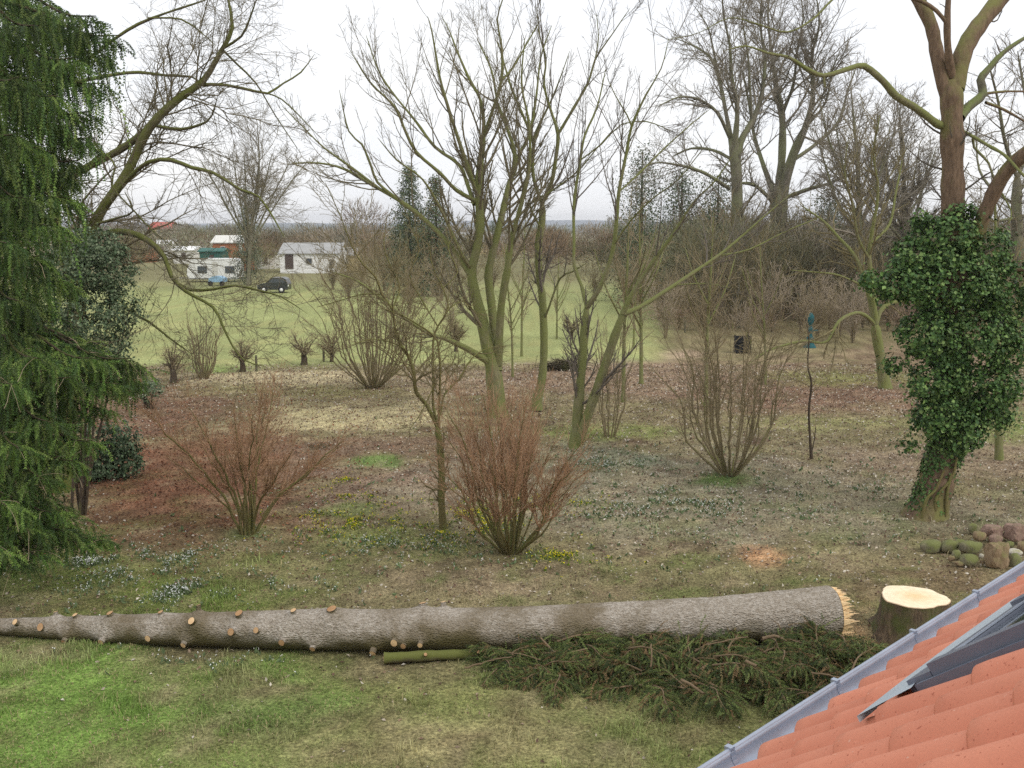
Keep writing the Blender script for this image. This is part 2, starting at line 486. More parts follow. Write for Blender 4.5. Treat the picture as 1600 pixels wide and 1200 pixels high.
# grass
def grass(name, n, y0, y1, hmin, hmax, wd, label):
    x, y = scatter(n, y0, y1)
    gc = ground_col(x, y); greenness = gc[:, 1] / (gc[:, 0] + 1e-4)
    keep = rng.random(n) < np.clip((greenness - 0.72) * 1.9, 0.06, 1.0) * (0.35 + 0.9 * fbm(x * 1.3, y * 1.3, 3))
    x, y, gc = x[keep], y[keep], gc[keep]; N = len(x)
    tuft = smooth(.5, .68, fbm(x * 1.5 + 5, y * 1.5, 3)); h = rng.uniform(hmin, hmax, N) * (0.55 + 1.1 * tuft); z = gz(x, y) - 0.01
    az = rng.random(N) * 2 * np.pi; lean = rng.uniform(0.2, 1.0, N)
    dx, dy = np.cos(az), np.sin(az)
    B = np.stack([x, y, z], 1); s = np.stack([-dy, dx, 0 * dx], 1) * wd
    mid = B + np.stack([dx * lean * h * 0.35, dy * lean * h * 0.35, h * 0.6], 1)
    tip = B + np.stack([dx * lean * h, dy * lean * h, h * (1.0 - 0.35 * lean)], 1)
    V = np.stack([B - s, B + s, mid - s * 0.7, mid + s * 0.7, tip], 1).reshape(-1, 3)
    i = np.arange(N)[:, None] * 5
    cc = gc * rng.uniform(0.7, 1.5, (N, 1)) * (0.85 + .4 * tuft[:, None]); cc = cc + (srgb3(104, 136, 52) - cc) * rng.uniform(0, 0.75, (N, 1)) * np.clip((gc[:, 1] / gc[:, 0] - 0.85) * 2, 0.15, 1)[:, None]
    dry = rng.random(N) < 0.30 * (1.2 - tuft); cc[dry] = srgb3(176, 162, 122) * rng.uniform(0.7, 1.1, (dry.sum(), 1))
    me = mesh(name, V, i + np.array([[0, 1, 3, 2]]), i + np.array([[2, 3, 4]]), np.repeat(np.clip(cc, 0.01, 0.8), 5, 0), smooth=False)
    tag(put(name, me, M['leaf']), label, 'grass', kind='stuff')
grass('lawn_grass', 170000, 9.4, 17, 0.03, 0.095, 0.0045, 'short patchy lawn grass in front of and behind the felled trunk')
grass('rough_grass', 70000, 17, 42, 0.04, 0.12, 0.009, 'rough thin grass among the leaf litter under the trees')

x, y = scatter(165000, 9.4, 44)
u, v = to_px(x, y)
gc = ground_col(x, y); litter = np.clip(1.45 - gc[:, 1] / gc[:, 0], 0.1, 1)
keep = (rng.random(len(x)) < litter * (0.3 + 1.1 * fbm(x * 1.1 + 30, y * 1.1, 4)) * smooth(1180, 760, v) + 0.07)
x, y, u, v, gc = x[keep], y[keep], u[keep], v[keep], gc[keep]
N = len(x)
pal = np.array([srgb3(152, 134, 114), srgb3(180, 168, 150), srgb3(124, 100, 84), srgb3(96, 76, 64), srgb3(200, 192, 178), srgb3(142, 118, 98)])
redp = np.array([srgb3(136, 90, 66), srgb3(114, 74, 56), srgb3(156, 112, 84), srgb3(92, 64, 50)])
cc = pal[rng.integers(0, 6, N)] * rng.uniform(0.7, 1.15, (N, 1))
red = np.exp(-(((u - 310) / 270) ** 2 + ((v - 750) / 120) ** 2) * 1.2) > rng.random(N) * 0.8
cc[red] = redp[rng.integers(0, 4, red.sum())] * rng.uniform(0.7, 1.15, (red.sum(), 1))
sz = rng.uniform(0.025, 0.075, N) * (0.75 + y / 60)
me = leaves_mesh('fallen_leaves', np.stack([x, y, gz(x, y) + rng.uniform(0.0, 0.025, N)], 1), sz, cc, 0.62, 0.6, 0.3)
tag(put('fallen_leaves', me, M['leaf']), 'dry brown fallen leaves strewn over the garden floor', 'leaf litter', kind='stuff')

# snowdrops: green tufts and white bells; aconites: yellow cups over a ruff of leaves
def blossoms(name, spots, n, ccol, lcol, h, s, label):
    P = []
    for (pu, pv, ru, rv, wgt) in spots:
        k = int(n * wgt); a = rng.random(k) * 6.283; r = np.abs(rng.normal(size=k)) * 1.1
        for uu, vv in zip(pu + np.cos(a) * r * ru, pv + np.sin(a) * r * rv):
            P.append(ground(uu, vv)[:2])
    P = np.array(P); nz = fbm(P[:, 0] * 2.2, P[:, 1] * 2.2, 3); P = P[nz + 0.35 * rng.random(len(P)) > 0.74]
    z = gz(P[:, 0], P[:, 1]); N = len(P)
    C = np.stack([P[:, 0], P[:, 1], z + h * rng.uniform(0.6, 1.1, N)], 1)
    Cl = np.repeat(np.stack([P[:, 0], P[:, 1], z], 1), 3, 0) + rng.normal(size=(3 * N, 3)) * 0.03 * np.array([1, 1, 0])
    allC = np.concatenate([C, C + np.array([0.004, 0, 0]), Cl])
    size = np.concatenate([np.full(N, s), np.full(N, s), rng.uniform(h * 0.7, h * 1.3, 3 * N)])
    upv = np.concatenate([rng.normal(size=(2 * N, 3)), rng.normal(size=(3 * N, 3)) * np.array([1, 1, 0.25])])
    cl = np.concatenate([np.tile(ccol, (2 * N, 1)) * rng.uniform(0.85, 1.1, (2 * N, 1)), np.tile(lcol, (3 * N, 1)) * rng.uniform(0.7, 1.2, (3 * N, 1))])
    me = leaves_mesh(name, allC, size, np.clip(cl, 0, 0.95), upv, 0.5, 0.2)
    tag(put(name, me, M['leaf']), label, 'flowers', kind='stuff')
blossoms('snowdrops', [(140, 880, 130, 22, .16), (290, 925, 150, 22, .16), (230, 870, 90, 12, .08), (1050, 790, 330, 60, .34), (950, 730, 120, 25, .1), (1330, 760, 180, 50, .12), (270, 1035, 120, 14, .03), (620, 850, 200, 30, .08)],
         6500, srgb3(232, 234, 230), srgb3(104, 120, 84), 0.085, 0.026, 'white snowdrops dotted through the grass and litter')
blossoms('winter_aconites', [(550, 815, 70, 22, .30), (735, 800, 55, 18, .22), (760, 820, 40, 14, .1), (870, 790, 40, 10, .16), (540, 750, 14, 6, .03), (880, 872, 40, 12, .08), (690, 835, 50, 14, .06), (545, 775, 25, 8, .05)],
         3000, srgb3(226, 214, 40), srgb3(104, 128, 48), 0.06, 0.03, 'yellow winter aconites in drifts around the small tree and shrub')

# ------------------------------------------------------------------ trees
TREES = {}
def build_tree(name, label, limbs, spec, tmat, wmat, group=None, cat='tree', roots=True, flare=0.28, base=None, part='limb', trunk='trunk', k0=8, ktw=3, other={}):
    base = np.array(limbs[0][0, :3]) if base is None else np.asarray(base, float)
    if base[2] > 0.3 or base[2] < -0.3: base[2] = 0.0
    t = thing(name, label, cat, base, group)
    for i, c in enumerate(limbs):
        c = c.copy()
        if i == 0 and roots:           # root flare
            z = c[:, 2] - c[0, 2]; c[:, 3] *= 1 + flare * np.exp(-z / 0.22)
            c = np.vstack([c[0] - np.array([0, 0, 0.25, -0.3 * c[0, 3]]), c])
        g = Geo(); k = k0 if c[:, 3].max() > 0.05 else 5
        c[:, 3] *= 1 + 0.05 * rng.normal(size=len(c))
        c[-1, 3] *= 0.5
        g.add(c[None, :, :3], c[None, :, 3], k)
        put(trunk if i == 0 else part, g.me(name + '_wood', base), other.get(i, tmat), t)
    P, R = stack(limbs, 16)
    g = Geo()
    for i, s in enumerate(spec):
        s = dict(s); k = s.pop('k', ktw)
        P, R = spawn(P, R, **s)
        g.add(P, R, k)
    if g.n: tag(put('twigs', g.me(name + '_twigs', base), wmat, t), kind='stuff')
    return t

def SP(spacing, **k): d = dict(spacing=spacing); d.update(k); return d

# --- the centre group
def mid_spec(dense=1.0):
    return [SP(0.33 / dense, t0=0.3, ang=0.52, asd=0.18, frac=0.5, lmin=0.7, lmax=3.2, up=0.12, wander=0.08, npts=8, rr=0.45, rmin=0.0062, k=4, fade=0.4),
            SP(0.17 / dense, t0=0.2, ang=0.55, asd=0.22, frac=0.42, lmin=0.3, lmax=1.3, up=0.1, wander=0.11, npts=5, rr=0.55, rmin=0.0042),
            SP(0.15 / dense, t0=0.15, ang=0.7, asd=0.25, frac=0.5, lmin=0.1, lmax=0.5, up=0.05, wander=0.18, npts=3, rr=0.7, rmin=0.003)]
Y = 31.5
A = [limb([(778, 648, 36), (772, 590, 33), (766, 555, 30), (748, 480, 22), (737, 432, 20), (742, 400, 19), (750, 357, 18), (748, 300, 16), (751, 250, 14), (757, 210, 12)], Y),
     limb([(757, 210, 9), (752, 160, 8), (733, 123, 7, .3), (713, 77, 5, .6), (703, 50, 3, .8), (690, 25, 2, 1)], Y),
     limb([(757, 210, 9), (783, 127, 8, -.4), (783, 67, 6, -.7), (777, 30, 4, -.9), (790, -15, 3, -1)], Y),
     limb([(783, 127, 6, -.4), (802, 105, 5, -.2), (822, 70, 4, 0), (845, 30, 3, .3)], Y),
     limb([(747, 316, 11), (713, 297, 10, -.4), (687, 270, 9, -.8), (650, 237, 8, -1.2), (630, 197, 7, -1.5), (617, 167, 6, -1.7), (577, 127, 4, -2), (545, 75, 2, -2.3)], Y),
     limb([(741, 320, 11), (730, 287, 10, .5), (717, 257, 9, .8), (680, 230, 8, 1.2), (650, 190, 6, 1.6), (612, 143, 5, 2), (590, 107, 4, 2.2), (572, 55, 2, 2.5)], Y),
     limb([(747, 308, 11), (733, 267, 10, -.3), (717, 220, 9, -.6), (700, 167, 8, -.9), (687, 120, 6, -1.1), (675, 50, 4, -1.4), (668, 25, 2, -1.5)], Y),
     limb([(777, 580, 22), (775, 550, 20, .2), (770, 493, 18, .3), (763, 433, 16, .4), (767, 407, 15, .4), (782, 346, 14, .6), (794, 292, 12, .8), (806, 250, 11, 1), (788, 187, 8, 1.3), (777, 160, 6, 1.5), (768, 110, 5, 1.7), (745, 60, 3, 2)], Y),
     limb([(806, 250, 9, 1), (827, 210, 8, 1.2), (838, 150, 6, 1.5), (845, 90, 4, 1.8), (862, 40, 2, 2)], Y),
     limb([(778, 570, 20), (783, 480, 15, -.4), (793, 420, 14, -.7), (798, 380, 13, -.8), (808, 342, 11, -1), (820, 298, 10, -1.2), (828, 250, 8, -1.4), (826, 190, 6, -1.6), (815, 130, 5, -1.8), (820, 60, 3, -2)], Y),
     limb([(768, 568, 16), (730, 545, 13, -.5), (693, 528, 11, -1), (672, 522, 10, -1.2), (633, 497, 9, -1.6), (600, 470, 7, -1.9), (560, 440, 5, -2.2), (520, 425, 3, -2.5)], Y),
     limb([(734, 428, 13), (700, 380, 12, .4), (660, 340, 11, .8), (622, 312, 10, 1.1), (583, 290, 8, 1.5), (540, 265, 6, 1.9), (500, 255, 5, 2.2), (455, 255, 3, 2.5)], Y),
     limb([(622, 312, 8, 1.1), (590, 285, 7, 1.3), (580, 260, 6, 1.2), (565, 225, 5, 1), (545, 205, 4, .8), (530, 140, 2, .6)], Y),
     limb([(600, 300, 7, 1.3), (540, 255, 6, 1.2), (505, 230, 4, 1), (470, 195, 3, .9), (440, 165, 2, .8)], Y),
     limb([(736, 420, 9), (720, 395, 8, -.6), (690, 330, 7, -1.2), (660, 280, 5, -1.8), (620, 250, 4, -2.2), (590, 215, 2, -2.5)], Y)]
build_tree('multi_stemmed_tree', 'tall bare many-stemmed tree with olive bark, fanning out at the centre', A, mid_spec(0.95), M['bark_olive'], M['twig_moss'])
Y = 32.5
B = [limb([(838, 628, 18), (847, 590, 17), (850, 533, 16), (847, 460, 16), (843, 440, 15), (841, 384, 15), (847, 346, 15), (847, 315, 15)], Y),
     limb([(847, 318, 10), (836, 288, 9, .3), (832, 260, 9, .4), (833, 223, 8, .5), (820, 187, 7, .8), (800, 140, 6, 1), (788, 100, 4, 1.2), (775, 55, 2, 1.4)], Y),
     limb([(833, 223, 7, .5), (845, 190, 6, .3), (860, 160, 5, .1), (876, 120, 3, 0), (890, 80, 2, 0)], Y),
     limb([(847, 318, 11), (861, 288, 11, -.3), (868, 250, 10, -.5), (872, 210, 10, -.7), (863, 180, 7, -.7), (850, 133, 6, -.8), (853, 93, 5, -.9), (843, 55, 3, -1), (838, 10, 2, -1)], Y),
     limb([(872, 210, 8, -.7), (890, 180, 8, -.9), (920, 127, 6, -1.2), (930, 93, 5, -1.3), (957, 53, 3, -1.5), (985, 12, 2, -1.7)], Y),
     limb([(850, 500, 7), (858, 480, 6, -.3), (875, 435, 5, -.6), (893, 425, 4, -.9), (915, 412, 3, -1.2)], Y),
     limb([(847, 360, 6), (828, 320, 5, -.5), (852, 305, 5, -.6), (900, 270, 4, -.9), (930, 235, 3, -1.2), (960, 200, 2, -1.5)], Y),
     limb([(930, 93, 4, -1.3), (935, 60, 3, -1.2), (932, 20, 2, -1.2)], Y)]
build_tree('slender_tree', 'slender bare tree with one straight olive stem right of the many-stemmed tree', B, mid_spec(), M['bark_olive'], M['twig_grey'])
Y = 26.8
C = [limb([(898, 706, 26), (904, 633, 21), (910, 560, 19), (917, 478, 18)], Y),
     limb([(900, 700, 24), (917, 653, 20, -.2), (933, 607, 19, -.3), (960, 527, 18, -.5), (973, 490, 17, -.6)], Y),
     limb([(917, 480, 11), (908, 445, 9, .3), (897, 415, 9, .4), (897, 383, 8, .5), (897, 317, 8, .7), (907, 250, 7, .8), (913, 213, 6, .9), (933, 167, 5, 1), (947, 105, 2, 1.2)], Y),
     limb([(917, 480, 13), (933, 457, 12, -.2), (947, 427, 11, -.3), (958, 390, 11, -.4), (963, 350, 10, -.5), (967, 300, 9, -.6), (980, 233, 8, -.7), (987, 197, 7, -.8), (1010, 147, 5, -1), (1033, 107, 3, -1.2), (1045, 60, 2, -1.3)], Y),
     limb([(973, 490, 13, -.6), (987, 460, 12, -.7), (1007, 430, 11, -.8), (1027, 400, 10, -1), (1052, 366, 8, -1.2), (1083, 317, 6, -1.5), (1117, 283, 4, -1.8), (1150, 235, 2, -2)], Y),
     limb([(973, 490, 13, -.6), (1000, 480, 12, -.3), (1047, 450, 10, 0), (1085, 425, 9, .3), (1126, 397, 8, .6), (1157, 371, 6, .8), (1199, 334, 4, 1), (1240, 300, 2, 1.2)], Y),
     limb([(1120, 400, 6, .6), (1170, 390, 5, .9), (1231, 360, 4, 1.2), (1280, 340, 2, 1.5)], Y),
     limb([(987, 197, 5, -.8), (980, 180, 4, -.9), (962, 150, 3, -1), (948, 120, 2, -1.1)], Y),
     limb([(1060, 445, 4, 0), (1105, 443, 3, -.2), (1140, 450, 2, -.5)], Y),
     limb([(967, 300, 5, -.6), (1000, 270, 5, -.3), (1040, 230, 4, 0), (1085, 190, 3, .3), (1110, 170, 2, .5)], Y),
     limb([(958, 385, 5, -.4), (985, 345, 5, -.9), (1020, 310, 4, -1.3), (1060, 280, 3, -1.7), (1100, 230, 2, -2)], Y),
     limb([(907, 250, 4, .8), (940, 225, 4, .6), (970, 195, 3, .4), (1010, 190, 3, .2), (1050, 205, 2, 0)], Y)]
build_tree('forked_tree', 'bare twin-trunked tree leaning right, its long mossy limb sweeping up rightwards', C, mid_spec(1.0), M['bark_olive'], M['twig_grey'])

# --- the small tree in front
Y = 19.4
S = [limb([(693, 828, 14), (690, 790, 14), (690, 762, 17), (690, 735, 14), (688, 700, 13), (683, 665, 13)], Y, 0.2),
     limb([(684, 670, 9), (667, 633, 10), (650, 613, 10, -.1), (647, 587, 9, -.2), (640, 560, 8, -.2), (620, 527, 7, -.3), (613, 483, 6, -.4), (597, 460, 6, -.4), (587, 433, 5, -.5), (567, 413, 4, -.6), (550, 385, 3, -.7), (533, 340, 2.5, -.8), (508, 285, 2, -.9)], Y, 0.2),
     limb([(684, 668, 8), (677, 633, 7, .1), (677, 587, 6, .2), (677, 533, 6, .3), (684, 510, 5, .3), (700, 483, 5, .4), (692, 450, 4, .5), (677, 420, 3, .6), (670, 380, 2, .6)], Y, 0.2),
     limb([(686, 668, 8), (686, 633, 7, -.1), (688, 587, 6, -.2), (685, 543, 5, -.3), (678, 525, 5, -.3), (650, 505, 4, -.5), (622, 490, 3, -.7), (590, 480, 2, -.9)], Y, 0.2),
     limb([(688, 650, 6), (695, 615, 5, .1), (717, 593, 5, .2), (737, 560, 4, .3), (760, 545, 2.5, .5), (790, 540, 2, .7)], Y, 0.2),
     limb([(640, 560, 5, -.2), (632, 545, 4, -.3), (610, 535, 3, -.5), (580, 530, 2.5, -.8), (545, 540, 2, -1)], Y, 0.2),
     limb([(613, 483, 5, -.4), (625, 450, 4, -.2), (612, 420, 4, -.1), (600, 385, 3, 0), (604, 340, 2, .1)], Y, 0.2),
     limb([(597, 460, 4, -.4), (565, 460, 3, -.3), (530, 470, 2.5, -.2), (495, 480, 2, -.1)], Y, 0.2),
     limb([(700, 483, 4, .4), (725, 470, 3, .6), (745, 490, 2.5, .7), (770, 480, 2, .9)], Y, 0.2),
     limb([(692, 450, 3, .5), (715, 425, 3, .6), (700, 385, 2.5, .8), (725, 350, 2, 1)], Y, 0.2),
     limb([(684, 510, 4, .3), (660, 470, 3.5, .4), (640, 430, 3, .4), (655, 390, 2.5, .5), (640, 350, 2, .5)], Y, 0.2),
     limb([(680, 600, 4, -.1), (655, 650, 2.5, -.4), (640, 670, 1.6, -.6)], Y, 0.2)]
build_tree('small_tree', 'small thin bare tree with a knobbly trunk, in front of the many-stemmed tree', S,
           [SP(0.14, t0=0.15, ang=0.75, asd=0.25, frac=0.45, lmin=0.35, lmax=1.5, up=0.05, wander=0.15, npts=7, rr=0.55, rmin=0.005, k=4),
            SP(0.10, t0=0.1, ang=0.8, asd=0.25, frac=0.5, lmin=0.15, lmax=0.7, up=0.04, wander=0.18, npts=4, rr=0.6, rmin=0.0036),
            SP(0.2, t0=0.2, ang=0.8, frac=0.55, lmin=0.06, lmax=0.25, up=0.02, wander=0.2, npts=3, rr=0.7, rmin=0.0028)], M['stem_olive'], M['twig_olive'])

# --- the big tree behind the spruce, its limbs reaching in from the left
Y = 22.5
T1 = [limb([(95, 768, 48), (105, 650, 42), (115, 520, 38), (125, 430, 34), (138, 370, 28), (160, 327, 21), (200, 267, 19), (233, 200, 18), (280, 153, 16), (317, 127, 14), (347, 77, 11), (363, 43, 9), (355, -10, 7)], Y),
      limb([(350, 75, 7), (377, 57, 6, -.3), (390, 30, 5, -.5), (402, -5, 4, -.7)], Y),
      limb([(120, 470, 20), (85, 340, 18, .8), (95, 290, 17, .7), (133, 263, 16, .5), (183, 237, 15, .3), (225, 207, 14, .2), (250, 180, 10, .1)], Y),
      limb([(165, 325, 12), (200, 280, 11, -.4), (233, 253, 11, -.8), (267, 250, 11, -1.1), (300, 262, 10, -1.4), (333, 270, 9, -1.7), (377, 297, 7, -2.1), (405, 308, 6, -2.3), (430, 345, 4, -2.5), (445, 372, 2, -2.6)], Y),
      limb([(130, 400, 16), (160, 367, 13, -.6), (200, 363, 13, -1), (233, 377, 13, -1.3), (257, 402, 12, -1.5), (268, 432, 11, -1.7), (290, 455, 9, -1.9), (333, 480, 7, -2.2), (347, 507, 6, -2.4), (363, 540, 5, -2.5), (382, 563, 4, -2.6), (410, 572, 2, -2.7)], Y),
      limb([(275, 440, 8, -1.7), (297, 453, 8, -1.8), (333, 452, 7, -2.1), (367, 446, 6, -2.3), (405, 454, 5, -2.5), (440, 464, 4, -2.7), (480, 490, 2, -3)], Y),
      limb([(247, 197, 8), (283, 202, 8, -.3), (323, 190, 6, -.6), (335, 170, 4, -.8), (340, 150, 3, -.9)], Y),
      limb([(310, 132, 9), (353, 133, 8, .2), (400, 143, 7, .5), (418, 146, 6, .6), (443, 130, 5, .8), (470, 113, 4, 1), (492, 84, 2, 1.2)], Y),
      limb([(418, 146, 4, .6), (440, 155, 4, .5), (467, 180, 3, .4), (500, 215, 2, .2)], Y),
      limb([(110, 130, 10, .4), (177, 117, 9, .2), (217, 113, 8, .1), (260, 118, 7, 0), (300, 120, 5, -.1), (318, 132, 4, -.1)], Y + .5),
      limb([(130, 100, 9, .4), (180, 60, 8, .2), (217, 37, 8, .1), (260, 20, 6, 0), (300, 7, 5, -.1), (335, -5, 3, -.1)], Y + .9),
      limb([(232, 28, 5, 0), (283, 30, 5, -.2), (317, 53, 3, -.4), (338, 72, 2, -.6)], Y + .9),
      limb([(150, 350, 7, -.8), (185, 340, 6, -1), (208, 330, 5, -1.2), (195, 300, 4, -1.3), (215, 350, 4, -1.6), (235, 370, 3, -1.8)][0:4], Y),
      limb([(133, 263, 6, .5), (160, 240, 5, 0), (180, 260, 5, -.5), (175, 290, 4, -.8), (210, 330, 4, -1), (240, 362, 3, -1.2), (280, 392, 2, -1.4)], Y),
      limb([(160, 430, 8, -.6), (200, 483, 7, -1), (233, 503, 6, -1.3), (267, 530, 5, -1.5), (298, 552, 3, -1.7)], Y),
      limb([(347, 77, 6), (370, 100, 5, .3), (400, 130, 4, .6), (430, 180, 3, .9), (470, 240, 2, 1.2)], Y)]
build_tree('broad_tree', 'broad old bare tree with heavy green-mossed limbs arching in from behind the spruce', T1,
           [SP(0.2, t0=0.4, ang=0.85, asd=0.3, frac=0.5, lmin=0.6, lmax=2.8, up=-0.02, wander=0.2, npts=9, rr=0.22, rmin=0.0045, k=4),
            SP(0.11, t0=0.1, ang=0.8, asd=0.3, frac=0.5, lmin=0.25, lmax=1.2, up=-0.02, wander=0.22, npts=5, rr=0.6, rmin=0.0036),
            SP(0.13, t0=0.1, ang=0.8, asd=0.3, frac=0.55, lmin=0.1, lmax=0.45, up=0.0, wander=0.22, npts=3, rr=0.7, rmin=0.0024)], M['bark_left'], M['twig_moss'])

# --- reddish shrubs in front
def shrub(name, label, u, v, Yb, tips, nstem, h0, w0, stem_w, tmat, wmat, spec, group=None, lean=(0, 0), split=0.35):
    b = ground(u, v); b[2] = 0
    hh = width(h0, b); ww = width(w0, b)
    limbs = []
    for i in range(nstem):
        a = 2 * math.pi * (i + 0.5 * rng.random()) / nstem; rr_ = math.sqrt(rng.random()) * 0.95 + 0.05
        tipx = math.cos(a) * ww * rr_ + lean[0] * hh; tipy = math.sin(a) * ww * rr_ + lean[1] * hh
        th = hh * (0.72 + 0.28 * (1 - rr_ ** 2)) * rng.uniform(0.6, 1.08)
        p0 = b + np.array([math.cos(a) * 0.11 * stem_w, math.sin(a) * 0.11 * stem_w, -0.05])
        p1 = b + np.array([tipx * split * 0.6, tipy * split * 0.6, th * 0.32]); p2 = b + np.array([tipx * 0.62, tipy * 0.62, th * 0.66]); p3 = b + np.array([tipx, tipy, th])
        r = rng.uniform(0.016, 0.03) * stem_w
        c = catmull([[*p0, r], [*p1, r * .8], [*p2, r * .5], [*p3, r * .22]], 0.25)
        c[2:-1, :3] += rng.normal(size=(len(c) - 3, 3)) * 0.015
        limbs.append(c)
    return build_tree(name, label, limbs, spec, tmat, wmat, group, 'shrub', roots=False, base=b, part='stem', trunk='stem', k0=6)

redspec = [SP(0.062, t0=0.35, ang=0.5, asd=0.22, frac=0.42, lmin=0.25, lmax=0.95, up=0.16, wander=0.13, npts=5, rr=0.6, rmin=0.003),
           SP(0.065, t0=0.1, ang=0.5, asd=0.25, frac=0.6, lmin=0.12, lmax=0.5, up=0.12, wander=0.16, npts=4, rr=0.7, rmin=0.0021)]
shrub('red_twigged_shrub', 'red-twigged vase-shaped shrub on the red-brown leaves at left', 388, 832, 0, None, 14, 240, 165, 1.25, M['stem_olive'], M['twig_red'], redspec, split=0.42)
shrub('red_twigged_shrub', 'dense red-twigged shrub in front of the central trunks', 797, 862, 0, None, 30, 262, 132, 1.0, M['stem_olive'], M['twig_red'], redspec, split=0.8)
hazspec = [SP(0.2, t0=0.35, ang=0.5, asd=0.2, frac=0.35, lmin=0.3, lmax=1.3, up=0.08, wander=0.13, npts=6, rr=0.55, rmin=0.006),
           SP(0.17, t0=0.15, ang=0.6, asd=0.25, frac=0.5, lmin=0.15, lmax=0.6, up=0.05, wander=0.17, npts=4, rr=0.6, rmin=0.004)]
shrub('hazel_shrub', 'open brown many-stemmed hazel shrub on the litter left of the thin sapling', 1140, 742, 0, None, 24, 300, 135, 1.25, M['stem_hazel'], M['twig_hazel'], hazspec, split=0.9)
shrub('hazel_shrub', 'broad many-stemmed hazel beyond the straw patch at left', 584, 606, 0, None, 34, 235, 125, 1.35, M['stem_hazel'], M['twig_hazel'], hazspec, split=0.8)
shrub('hazel_shrub', 'narrow clump of upright stems right of the leaning twin trunk', 952, 682, 0, None, 9, 250, 45, 1.1, M['stem_hazel'], M['twig_hazel'], hazspec, split=0.9)
shrub('hazel_shrub', 'brushy twig clump beside the stubby dark stump behind the left red shrub', 318, 592, 0, None, 20, 120, 42, 1.2, M['stem_hazel'], M['twig_hazel'], hazspec, split=0.9)

# --- the ivy-clad tree at right
Y = 20.4
I = [limb([(1447, 806, 78), (1458, 775, 68), (1470, 730, 62), (1482, 680, 60), (1490, 600, 56), (1488, 500, 52), (1487, 400, 48), (1489, 327, 45), (1488, 233, 44), (1487, 167, 44), (1487, 125, 46)], Y, 0.25),
     limb([(1478, 150, 26), (1465, 90, 28, .1), (1455, 40, 26, .2), (1436, 2, 24, .3), (1415, -30, 20, .4)], Y, 0.2),
     limb([(1487, 120, 18), (1481, 75, 15, -.2), (1480, 33, 13, -.3), (1483, -20, 10, -.4)], Y, 0.2),
     limb([(1480, 38, 11, -.3), (1463, 17, 11, -.4), (1440, 2, 11, -.5), (1410, -8, 9, -.6)], Y, 0.2),
     limb([(1492, 140, 36), (1508, 75, 36, .2), (1545, 20, 33, .5), (1590, -30, 28, .8)], Y, 0.2),
     limb([(1470, 196, 18), (1463, 193, 16, -.1), (1433, 170, 15, -.3), (1400, 150, 15, -.6), (1380, 127, 14, -.8), (1350, 103, 13, -1), (1327, 107, 12, -1.2), (1287, 118, 11, -1.4), (1260, 107, 10, -1.6), (1233, 90, 8, -1.8), (1200, 83, 6, -2), (1165, 72, 4, -2.2), (1130, 80, 2, -2.4)], Y, 0.2),
     limb([(1500, 185, 20), (1512, 168, 19, .3), (1536, 147, 18, .6), (1532, 125, 16, .7), (1547, 105, 14, .9), (1567, 83, 12, 1.1), (1600, 60, 9, 1.4), (1640, 40, 7, 1.7)], Y, 0.2),
     limb([(1505, 205, 9), (1543, 227, 9, -.4), (1570, 243, 8, -.7), (1600, 275, 7, -1), (1630, 300, 5, -1.2)], Y, 0.2),
     limb([(1520, 216, 7, -.1), (1522, 230, 7, -.1), (1545, 255, 6, -.3), (1553, 280, 5, -.4), (1580, 330, 4, -.6), (1575, 350, 3, -.7)], Y, 0.2),
     limb([(1495, 440, 34), (1522, 375, 31, -.2), (1550, 307, 30, -.4), (1573, 267, 29, -.6), (1602, 240, 27, -.8), (1650, 205, 24, -1.1)], Y, 0.2),
     limb([(1500, 430, 12), (1560, 423, 12, -.3), (1590, 422, 12, -.4), (1630, 421, 11, -.6)], Y, 0.2),
     limb([(1533, 147, 8, .6), (1570, 143, 6, .9), (1610, 143, 5, 1.2)], Y, 0.2),
     limb([(1540, 160, 8, .7), (1570, 172, 7, 1.0), (1610, 195, 5, 1.3)], Y, 0.2),
     limb([(1287, 118, 6, -1.4), (1288, 130, 6, -1.4), (1289, 138, 5, -1.4)], Y, 0.05),
     limb([(1300, 5, 5, -1.6), (1270, 30, 6, -1.5), (1230, 50, 5, -1.7), (1200, 53, 4, -1.8), (1170, 30, 3, -1.9)], Y, 0.2)]
I[14] = limb([(1415, -30, 9, .4), (1350, -40, 8, 0), (1302, -2, 6, -.4), (1270, 30, 5.5, -.6), (1230, 50, 5, -.8), (1185, 38, 4, -1), (1140, 28, 3, -1.2), (1090, 52, 2, -1.4), (1040, 62, 1.5, -1.6)], Y, 0.2)
ivy_tree = build_tree('ivy_clad_tree', 'large brown-barked tree at right, its leaning trunk smothered in ivy', I,
           [SP(0.34, t0=0.55, ang=0.8, asd=0.25, frac=0.3, lmin=0.2, lmax=1.0, up=0.05, wander=0.2, npts=6, rr=0.4, rmin=0.005),
            SP(0.2, t0=0.2, ang=0.8, asd=0.25, frac=0.5, lmin=0.12, lmax=0.5, up=0.05, wander=0.2, npts=4, rr=0.6, rmin=0.0035)],
           M['bark_brown'], M['twig_grey'], k0=14, flare=0.22, other={5: M['bark_olive'], 6: M['bark_grey'], 8: M['bark_olive'], 7: M['bark_olive'], 13: M['bark_olive'], 14: M['bark_olive']})

